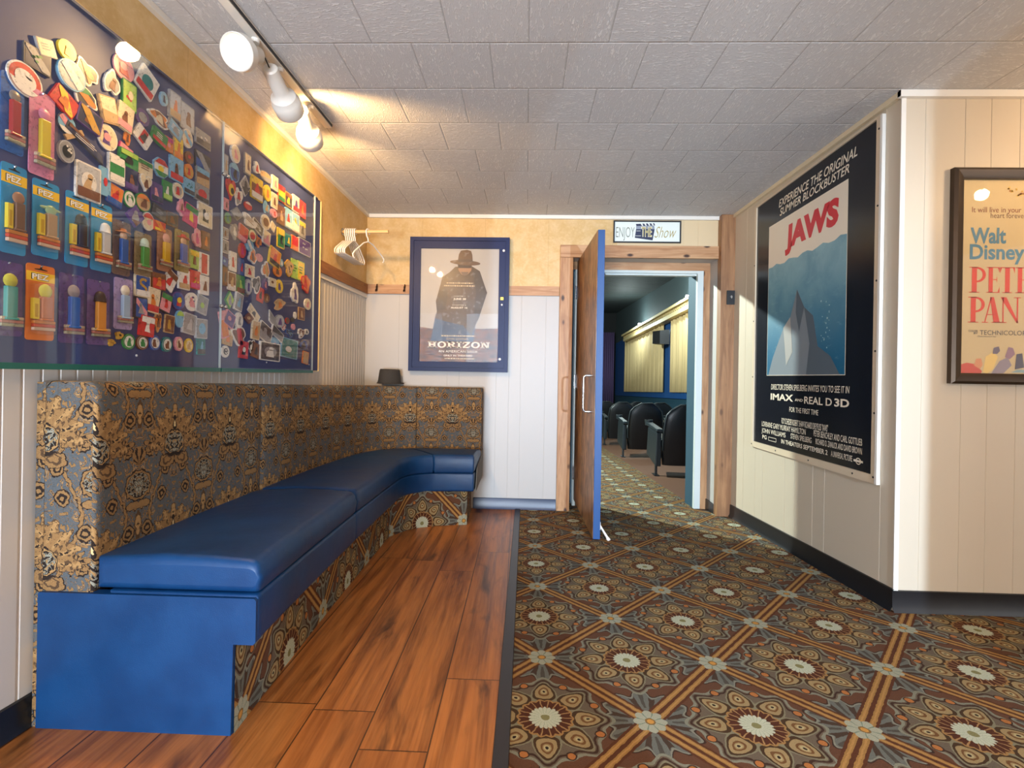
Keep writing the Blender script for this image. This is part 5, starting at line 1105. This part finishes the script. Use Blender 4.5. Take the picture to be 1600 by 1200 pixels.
# ---------------------------------------------------------------- sign over the door
sg = empty('wall_sign', (0.96, 4.0, 2.19), 'small white sign with a film clapper and gold lettering over the doorway', 'sign')
F = Flat((0.686, 3.999, 2.190), (1, 0, 0), (0, 0, 1)); SW, SH = 0.544, 0.180; tl = 0.004
frame(F, 0, 0, SW, SH, 0.010, 0.010, SW-0.010, SH-0.010, 0, 0.016, DARK); F.m.build('frame', sg)
F = Flat((0.686, 3.992, 2.190), (1, 0, 0), (0, 0, 1)); F.rect(0.009, 0.009, SW-0.009, SH-0.009, C('e3ebe4', 0.4), 0)
def Sg(cx, cy): return ((cx-212)/1188*SW, (520-cy)/415*SH)
ol = C('6e7466', 0.4); gd = C('a99a5c', 0.4); k_ = C('2b3350', 0.4); wh = C('e8ece2', 0.4)
F.text('ENJOY', *Sg(258, 418), 0.150, 0.086, ol, 2, -0.012)
F.poly([Sg(612, 262), Sg(938, 262), Sg(905, 470), Sg(590, 425)], k_, 1); F.poly([Sg(612, 200), Sg(930, 195), Sg(938, 262), Sg(612, 262)], C('8f98a6', 0.4), 1); F.poly([Sg(605, 165), Sg(930, 150), Sg(944, 192), Sg(618, 205)], k_, 2)
for i in range(5): F.poly([Sg(690+i*62, 160-i*3), Sg(718+i*62, 159-i*3), Sg(738+i*62, 198-i*2), Sg(712+i*62, 199-i*2)], wh, 3)
F.rect(*Sg(600, 392), *Sg(700, 384), wh, 3); F.rect(*Sg(620, 300), *Sg(690, 292), wh, 3)
F.text('THE', *Sg(700, 400), 0.088, 0.080, C('efe9c8', 0.4), 4, 0.03); F.text('THE', *Sg(712, 394), 0.078, 0.072, gd, 5, 0.01)
F.text('Show', *Sg(936, 420), 0.176, 0.090, gd, 2, -0.008, 0.45)
F.m.build('sign_face', sg)
# ---------------------------------------------------------------- rod, hangers, hooks
ry, rz = 3.46, 2.112
rd_ = empty('hanger_rod', (XL, ry, rz), 'short pale wooden rod sticking out of the gold wall near the corner', 'rod')
m = M(); m.tube([(XL, ry, rz), (-1.005, ry, rz+0.004)], 0.0125, mat('pale_dowel', 'd9b47c', 0.5), 12); m.build('dowel', rd_, smooth=50)
m = M(); m.lathe((XL+0.001, ry, rz), (1, 0, 0), [(0, 0.026), (0.006, 0.026), (0.010, 0.015), (0.010, 0.0)], CHROME, 16); m.build('rod_flange', rd_, smooth=40)
def hanger(x, yaw, tilt, label, bar=True):
    h = empty('clothes_hanger', (x, ry, rz+0.0125), label, 'hanger', 'white hangers on the wooden rod'); r = 0.0048
    T = Matrix.Translation((x, ry, rz+0.0175)) @ Matrix.Rotation(yaw, 4, 'Z') @ Matrix.Rotation(tilt, 4, 'X')
    def tp(L): return [tuple(T @ Vector(p)) for p in L]
    m = M(); m.tube(tp([(0, 0.022*math.cos(a), -0.018+0.022*math.sin(a)) for a in [math.radians(-35+205*i/10) for i in range(11)]][::1]+[(0, -0.018, -0.045), (0, -0.004, -0.062), (0, 0, -0.085)]), r, WHITEPL, 8); m.build('hook', h, smooth=60)
    pts = [(0, 0, -0.085), (0, 0.06, -0.100), (0, 0.175, -0.168), (0, 0.200, -0.190), (0, 0.198, -0.208), (0, 0.185, -0.214)]
    L = pts+([(0, -0.185, -0.214)] if bar else [])+[(0, -y, z) for _, y, z in pts[::-1]][1:]
    m = M()
    if bar: m.tube(tp(L), r, WHITEPL, 8)
    else: m.tube(tp(pts), r, WHITEPL, 8); m.tube(tp([(0, -y, z) for _, y, z in pts]), r, WHITEPL, 8)
    m.build('shoulder_frame', h, smooth=60)
names = ('white hanger nearest the wall on the wooden rod', 'second white hanger from the wall on the wooden rod', 'third white hanger from the wall on the wooden rod', 'fourth white hanger from the wall on the wooden rod', 'fifth white hanger from the wall on the wooden rod', 'sixth white hanger from the wall on the wooden rod')
for i, n in enumerate(names): hanger(-1.312+i*0.0135, 0.006*math.sin(i*2.1), 0.01*math.sin(i*1.3), n)
hanger(-1.155, -0.25, 0.12, 'white hanger hanging alone near the middle of the wooden rod', False)
for x, lb in ((-1.245, 'small dark coat hook on the pine rail, left of a pair'), (-1.015, 'small dark coat hook on the pine rail beside the poster case')):
    h = empty('coat_hook', (x, 3.98, 1.79), lb, 'hook', 'coat hooks on the pine rail'); dm = mat('dark_bronze', '3a2416', 0.4, 0.5)
    m = M(); m.tube([(x, 3.979, 1.795), (x+0.004, 3.966, 1.800), (x+0.010, 3.950, 1.822)], [0.005, 0.004, 0.005], dm, 8); m.tube([(x, 3.979, 1.785), (x, 3.962, 1.772), (x, 3.950, 1.765), (x+0.002, 3.943, 1.778)], [0.005, 0.004, 0.004, 0.005], dm, 8); m.build('prongs', h, smooth=50)
    m = M(); m.box((x-0.008, 3.9765, 1.770), (x+0.008, 3.9798, 1.812), dm); m.build('plate', h)

# ---------------------------------------------------------------- track light
tr = empty('track_light', (-1.045, 1.7, ZC), 'white ceiling track with three spot lamps above the left wall', 'track light')
lampw = mat('white_lamp_enamel', 'e2ddd4', 0.35)
m = M(); m.box((-1.063, 0.9, 2.380), (-1.027, 2.490, ZC-0.0005), lampw); m.build('track', tr, bevel=0.002)
m = M(); m.box((-1.0265, 0.9, 2.384), (-1.0235, 2.486, 2.396), DARK); m.build('conductor_strip', tr)['label'] = 'dark slot along the track'
GLOW = mat('lit_lamp_face', 'fff2dc', 0.4, emit='ffe2b0', estr=1.9)
def head(back, mouth, stem_y, size=1.0, glow=GLOW):
    b, a = Vector(back), Vector(mouth)-Vector(back); L = a.length; s = size
    m = M(); m.lathe(b, a, [(0, 0.004), (0, 0.024*s), (0.006, 0.030*s), (L*0.48, 0.031*s), (L*0.56, 0.036*s), (L*0.62, 0.052*s), (L*0.72, 0.057*s), (L*0.74, 0.060*s), (L*0.98, 0.060*s), (L, 0.057*s), (L-0.004, 0.053*s), (L*0.80, 0.050*s)], lampw, 28); hd = m.build('lamp_head', tr, smooth=35)
    m = M(); m.lathe(b+a.normalized()*(L-0.022), a, [(0, 0.0505*s), (0.004, 0.048*s), (0.008, 0.030*s), (0.010, 0.0)], glow, 24); m.build('bulb', hd, smooth=60)
    m = M(); p = b+a*0.30; m.tube([tuple(p+Vector((0, 0, 0.024*s))), (-1.045, stem_y, 2.381)], 0.006, lampw, 8); m.lathe((-1.045, stem_y, 2.366), (0, 0, 1), [(0, 0.0), (0, 0.014), (0.015, 0.016)], lampw, 14); m.build('swivel_arm', hd)
    m = M(); m.tube([tuple(b+Vector((0.0, 0, 0.0))), tuple(b-a.normalized()*0.030+Vector((-0.005, 0, 0.012)))], 0.0025, DARK, 6); m.build('thumb_screw', hd)
head((-1.062, 1.858, 2.352), (-1.072, 1.735, 2.285), 1.81, 1.05)
head((-1.035, 1.893, 2.325), (-1.052, 2.105, 2.258), 1.99)
head((-1.040, 2.180, 2.315), (-1.092, 2.395, 2.262), 2.28)
spot('track_lamp_front', (-1.074, 1.715, 2.272), (-0.75, 0.4, 1.2), 22, WARM, 110, 0.5)
spot('track_lamp_middle', (-1.053, 2.125, 2.262), (-0.62, 4.0, 2.02), 28, WARM, 136, 0.5)
spot('track_lamp_back', (-1.095, 2.415, 2.258), (-1.15, 4.0, 1.70), 24, WARM, 118, 0.6)

# ---------------------------------------------------------------- chandelier in the lobby (seen reflected in the framed poster's glass)
ch = empty('chandelier', (2.50, 1.62, ZC), 'small glowing crystal chandelier under the lobby ceiling, reflected in the cream poster glass', 'chandelier')
bulb = mat('candle_bulb', 'fff0d0', 0.4, emit='ffdc9a', estr=6.0); cry = mat('crystal', 'f3ead8', 0.05, spec=0.9); br = mat('chandelier_brass', 'b08d4a', 0.3, 0.9)
m = M(); m.tube([(2.50, 1.62, ZC), (2.50, 1.62, 2.39)], 0.008, br, 8); m.lathe((2.50, 1.62, ZC-0.02), (0, 0, 1), [(0, 0.0), (0, 0.05), (0.019, 0.06)], br, 20)
m.tube([(2.50+0.17*math.cos(a), 1.62+0.17*math.sin(a), 2.345) for a in [2*math.pi*i/24 for i in range(25)]], 0.006, br, 6, False)
for i in range(4): a = math.pi/2*i; m.tube([(2.50, 1.62, 2.392), (2.50+0.17*math.cos(a), 1.62+0.17*math.sin(a), 2.345)], 0.004, br, 6)
m.build('brass_ring', ch)
for i in range(6):
    a = 2*math.pi*i/6; m = M(); m.ball((2.50+0.11*math.cos(a), 1.62+0.11*math.sin(a), 2.315), 0.020, bulb, 10); m.build('bulb', ch, smooth=60)
m = M()
for k, (rr, zz, n) in enumerate(((0.172, 2.325, 16), (0.15, 2.285, 14), (0.115, 2.245, 11), (0.07, 2.21, 7), (0.0, 2.19, 1))):
    for i in range(n): a = 2*math.pi*(i+0.5*k)/n; m.ball((2.50+rr*math.cos(a), 1.62+rr*math.sin(a), zz), 0.010, cry, 6, (1, 1, 1.5))
m.build('crystal_strands', ch)['kind'] = 'stuff'
# ---------------------------------------------------------------- auditorium beyond the door
TX, TY, TZ = 3.25, 18.0, 3.22
blu_ = mat('auditorium_blue', '1a4c86', 0.6); teal = mat('auditorium_teal', '26495a', 0.6); dkg = mat('auditorium_dark', '3a4648', 0.7); blackw = mat('auditorium_black', '111214', 0.8)
def sz(yy, z): return z-0.046*(yy-10.4)
m = M()
for za, zb_, mt in ((None, 0.60, teal), (0.60, 2.46, blu_), (2.46, None, dkg)):
    q = []
    for z in (za, zb_):
        for x, y in ((TX, 4.4), (TX+0.06, 4.4), (TX+0.06, TY), (TX, TY)): q.append((x, y, (-1.2 if z is za else TZ) if z is None else sz(y, z)))
    m.hexa(q, mt)
struct(m, 'wall_auditorium_right', 'blue side wall of the auditorium with a dark upper part', 'wall')
m = M(); m.box((-4.1, TY, -1.0), (TX+0.06, TY+0.06, TZ), blackw); struct(m, 'wall_auditorium_far', 'black far wall of the auditorium', 'wall')
m = M(); m.box((-4.1, 4.36, -1.0), (-4.04, TY, TZ), dkg); struct(m, 'wall_auditorium_left', 'dark left wall of the auditorium', 'wall')
m = M(); m.box((-4.1, 4.30, -0.3), (0.405, 4.40, TZ), teal); m.box((1.441, 4.226, -0.3), (1.487, 4.43, 2.007), teal); m.box((1.487, 4.30, -0.3), (TX+0.06, 4.43, TZ), teal); m.box((0.405, 4.30, 2.007), (1.462, 4.40, TZ), teal); struct(m, 'wall_auditorium_back', 'teal back wall of the auditorium around the door', 'wall')
m = M(); cl = mat('corrugated_ceiling', '2c3433', 0.7); rows = []
y = 4.36
while y < TY:
    rows += [[(-4.1, y, TZ), (TX+0.06, y, TZ)], [(-4.1, y+0.13, TZ), (TX+0.06, y+0.13, TZ)], [(-4.1, y+0.14, TZ+0.02), (TX+0.06, y+0.14, TZ+0.02)], [(-4.1, y+0.16, TZ+0.02), (TX+0.06, y+0.16, TZ+0.02)], [(-4.1, y+0.17, TZ), (TX+0.06, y+0.17, TZ)]]; y += 0.17
m.grid(rows, cl); struct(m, 'ceiling_auditorium', 'dark boarded ceiling of the auditorium', 'ceiling')
m = M()
for a, b, z0, z1, d in ((4.45, 17.7, 0.563, 0.693, 0.03),):
    m.hexa([(TX-d, a, sz(a, z0)), (TX, a, sz(a, z0)), (TX, b, sz(b, z0)), (TX-d, b, sz(b, z0)), (TX-d, a, sz(a, z1)), (TX, a, sz(a, z1)), (TX, b, sz(b, z1)), (TX-d, b, sz(b, z1))], blu_)
struct(m, 'trim_14', 'blue ledge below the gold curtains', 'trim')
def curtain(ya, yb, x, zb_, zt, mt, n, label, amp=0.028, group=None):
    rows = []
    for i in range(n*8+1):
        yy = ya+(yb-ya)*i/(n*8); d = amp*math.sin(2*math.pi*i/8)+amp*0.4*math.sin(i*0.37)
        rows.append([(x+d, yy, zb_(yy)), (x+d*0.9, yy, (zb_(yy)+zt(yy))/2), (x+d*0.8, yy, zt(yy))])
    m = M(); m.grid(rows, mt); o = m.build('wall_curtain', smooth=60); mo = o.modifiers.new('cloth', 'SOLIDIFY'); mo.thickness = 0.004
    return tag(o, label, 'curtain', group)
gold = mat('gold_curtain_cloth', 'd8bd8a', 0.75); goldd = mat('gold_curtain_lining', '9c8453', 0.75); purp = mat('purple_curtain_cloth', '5d4a72', 0.8)
curtain(9.1, 10.96, TX-0.06, lambda q: sz(q, 0.699), lambda q: sz(q, 2.435), gold, 9, 'pleated gold curtain on the near side of the black wall speaker', group='gold curtains in the auditorium')
curtain(11.54, 15.93, TX-0.06, lambda q: sz(q, 0.699), lambda q: sz(q, 2.435), gold, 21, 'wide pleated gold curtain beyond the black wall speaker', group='gold curtains in the auditorium')
pel = empty('curtain_pelmet', (TX, 12.2, 2.3), 'sloping cream pelmet with a row of small blocks above the gold curtains', 'pelmet')
crm = mat('pelmet_cream', 'd8c28c', 0.5)
def sl_box(mm, xa, xb, ya, yb, za, zb_, mt): mm.hexa([(xa, ya, sz(ya, za)), (xb, ya, sz(ya, za)), (xb, yb, sz(yb, za)), (xa, yb, sz(yb, za)), (xa, ya, sz(ya, zb_)), (xb, ya, sz(ya, zb_)), (xb, yb, sz(yb, zb_)), (xa, yb, sz(yb, zb_))], mt)
m = M(); sl_box(m, TX-0.20, TX-0.001, 8.8, 15.6, 2.292, 2.448, crm); sl_box(m, TX-0.26, TX-0.001, 8.8, 15.6, 2.448, 2.50, crm); m.build('pelmet_board', pel)
m = M()
for i in range(58): ya = 8.85+i*0.116; sl_box(m, TX-0.215, TX-0.20, ya, ya+0.06, 2.383, 2.435, goldd)
m.build('dentil_row', pel)
tl_ = mat('house_lamp_glow', 'ffffff', 0.4, emit='e6fbff', estr=60.0)
for (yy, lb) in ((9.62, 'bright spot lamp on the pelmet, nearer the door'), (13.65, 'bright spot lamp on the pelmet, farther down the auditorium')):
    l = empty('pelmet_lamp', (TX-0.15, yy, sz(yy, 2.503)), lb, 'lamp', 'spot lamps on the pelmet'); zz = sz(yy, 2.503)
    m = M(); m.tube([(TX-0.15, yy, zz), (TX-0.15, yy, zz+0.03)], 0.012, DARK, 8); m.lathe((TX-0.12, yy, zz+0.05), (-1, -0.6, 0.3), [(-0.05, 0.0), (-0.05, 0.03), (0.02, 0.036), (0.02, 0.030), (0.0, 0.028)], DARK, 14); m.build('lamp_body', l, smooth=40)
    m = M(); m.ball((TX-0.145, yy-0.016, zz+0.064), 0.038, tl_, 10); m.build('bulb', l, smooth=60)
    point('pelmet_lamp_light', (TX-0.55, yy-0.10, zz+0.10), 34, (0.80, 0.98, 0.98), 0.04)
sp = empty('wall_speaker', (TX, 11.25, 1.9), 'black angular loudspeaker on the blue strip between the gold curtains', 'speaker')
zc_ = 1.915
m = M(); ol_ = [(TX-0.065, 11.05), (TX-0.065, 11.50), (TX-0.26, 11.45), (TX-0.38, 11.27), (TX-0.26, 11.10)]
m.face([(x, y, zc_-0.17+0.05*(TX-x)) for x, y in ol_][::-1], DARK); m.face([(x, y, zc_+0.17-0.10*(TX-x)) for x, y in ol_], DARK)
for i in range(5): (xa, ya), (xb, yb) = ol_[i], ol_[(i+1) % 5]; m.face([(xa, ya, zc_-0.17+0.05*(TX-xa)), (xb, yb, zc_-0.17+0.05*(TX-xb)), (xb, yb, zc_+0.17-0.10*(TX-xb)), (xa, ya, zc_+0.17-0.10*(TX-xa))][::-1], DARK)
m.build('cabinet', sp, bevel=0.004)
# dark return and purple curtain by the screen
rows = []
for i in range(41):
    x = 2.46+0.70*i/40; d = 0.04*math.sin(i*1.57); rows.append([(x, 17.8+d, -0.80), (x, 17.8+d, 2.50)])
m = M(); m.grid(rows, purp); o = m.build('screen_curtain', smooth=60); mo = o.modifiers.new('cloth', 'SOLIDIFY'); mo.thickness = 0.004; tag(o, 'purple curtain hanging at the far end of the auditorium', 'curtain')

leather = mat('black_leather', '15171a', 0.38); leather2 = mat('grey_seat_shell', '1f272b', 0.4); legm = mat('seat_leg_metal', '202326', 0.4)
def seat_proto():
    t = empty('cinema_seat', (0, 0, 0), '', 'cinema seat', 'cinema seats in rows')
    m = M(); rows = []; N = 20
    for k in range(13):
        q = k/12; z = lerp(0.13, 0.87, q); w_ = 0.245+0.03*math.sin(math.pi*min(q*1.1, 1))-0.16*max(0, (q-0.80)/0.20)**2; dp = 0.055*(1-0.3*max(0, (q-0.8)/0.2)); yc = 0.10-0.16*q-0.03*math.sin(math.pi*q)
        rows.append([(w_*math.copysign(abs(math.cos(a))**0.6, math.cos(a)), yc+dp*math.copysign(abs(math.sin(a))**0.8, math.sin(a)), z) for a in [2*math.pi*i/N for i in range(N)]])
    m.grid(rows, leather, closed=True); m.face(rows[-1], leather); m.face(rows[0][::-1], leather); m.build('backrest', t, smooth=60)
    m = M(); edge = [rows[k][11] for k in range(3, 13)]+[rows[12][i] for i in (12, 14, 16, 18)]+[rows[k][19] for k in range(12, 2, -1)]; m.tube([(x, y-0.006, z) for x, y, z in edge], 0.012, leather2, 8); m.build('edge_highlight', t, smooth=60)  # lighter rim stands for lamplight caught on the backrest edge
    m = M(); m.hexa([(-0.24, 0.06, 0.30), (0.24, 0.06, 0.30), (0.24, 0.58, 0.32), (-0.24, 0.58, 0.32), (-0.24, 0.06, 0.42), (0.24, 0.06, 0.42), (0.24, 0.58, 0.45), (-0.24, 0.58, 0.45)], leather); m.build('seat_cushion', t, bevel=0.03)
    for s in (-1, 1):
        xa = s*0.31
        m = M(); m.hexa([(xa-0.035, 0.02, 0.12), (xa+0.035, 0.02, 0.12), (xa+0.035, 0.46, 0.20), (xa-0.035, 0.46, 0.20), (xa-0.03, 0.0, 0.53), (xa+0.03, 0.0, 0.53), (xa+0.03, 0.42, 0.55), (xa-0.03, 0.42, 0.55)], leather2); sp_ = m.build('side_panel', t, bevel=0.012)
        m = M(); m.hexa([(xa-0.045, -0.04, 0.54), (xa+0.045, -0.04, 0.54), (xa+0.045, 0.52, 0.57), (xa-0.045, 0.52, 0.57), (xa-0.04, -0.04, 0.575), (xa+0.04, -0.04, 0.575), (xa+0.04, 0.52, 0.61), (xa-0.04, 0.52, 0.61)], leather2); m.build('armrest', t, bevel=0.010)
        m = M(); m.lathe((xa, 0.50, 0.56), (0, 0, 1), [(0, 0.0), (0, 0.045), (0.07, 0.052), (0.07, 0.044), (0.02, 0.038), (0.02, 0)], leather2, 16); m.build('cup_holder', t, smooth=40)
        m = M(); m.box((xa-0.012, 0.10, 0.0), (xa+0.012, 0.14, 0.14), legm); m.box((xa-0.03, 0.06, 0.0), (xa+0.03, 0.20, 0.008), legm); m.build('leg', t)
    return t
P0 = seat_proto()
def copy_tree(o, parent=None):
    c = o.copy(); COL.objects.link(c)
    if parent is not None: c.parent = parent; c.matrix_parent_inverse = o.matrix_parent_inverse.copy()
    for k in list(o.children): copy_tree(k, c)
    return c
ordn = ('first', 'second', 'third', 'fourth'); first = True
for r, (x, y) in enumerate(((1.90, 5.86), (1.87, 7.72), (1.90, 9.75), (1.90, 11.75))):
    for k in range(2):
        s = P0 if first else copy_tree(P0); first = False
        s.location = (x+0.735*k, y, fz(y))
        s['label'] = ('black cinema seat at the aisle in the %s row from the door' if k == 0 else 'black cinema seat against the wall in the %s row from the door') % ordn[r]
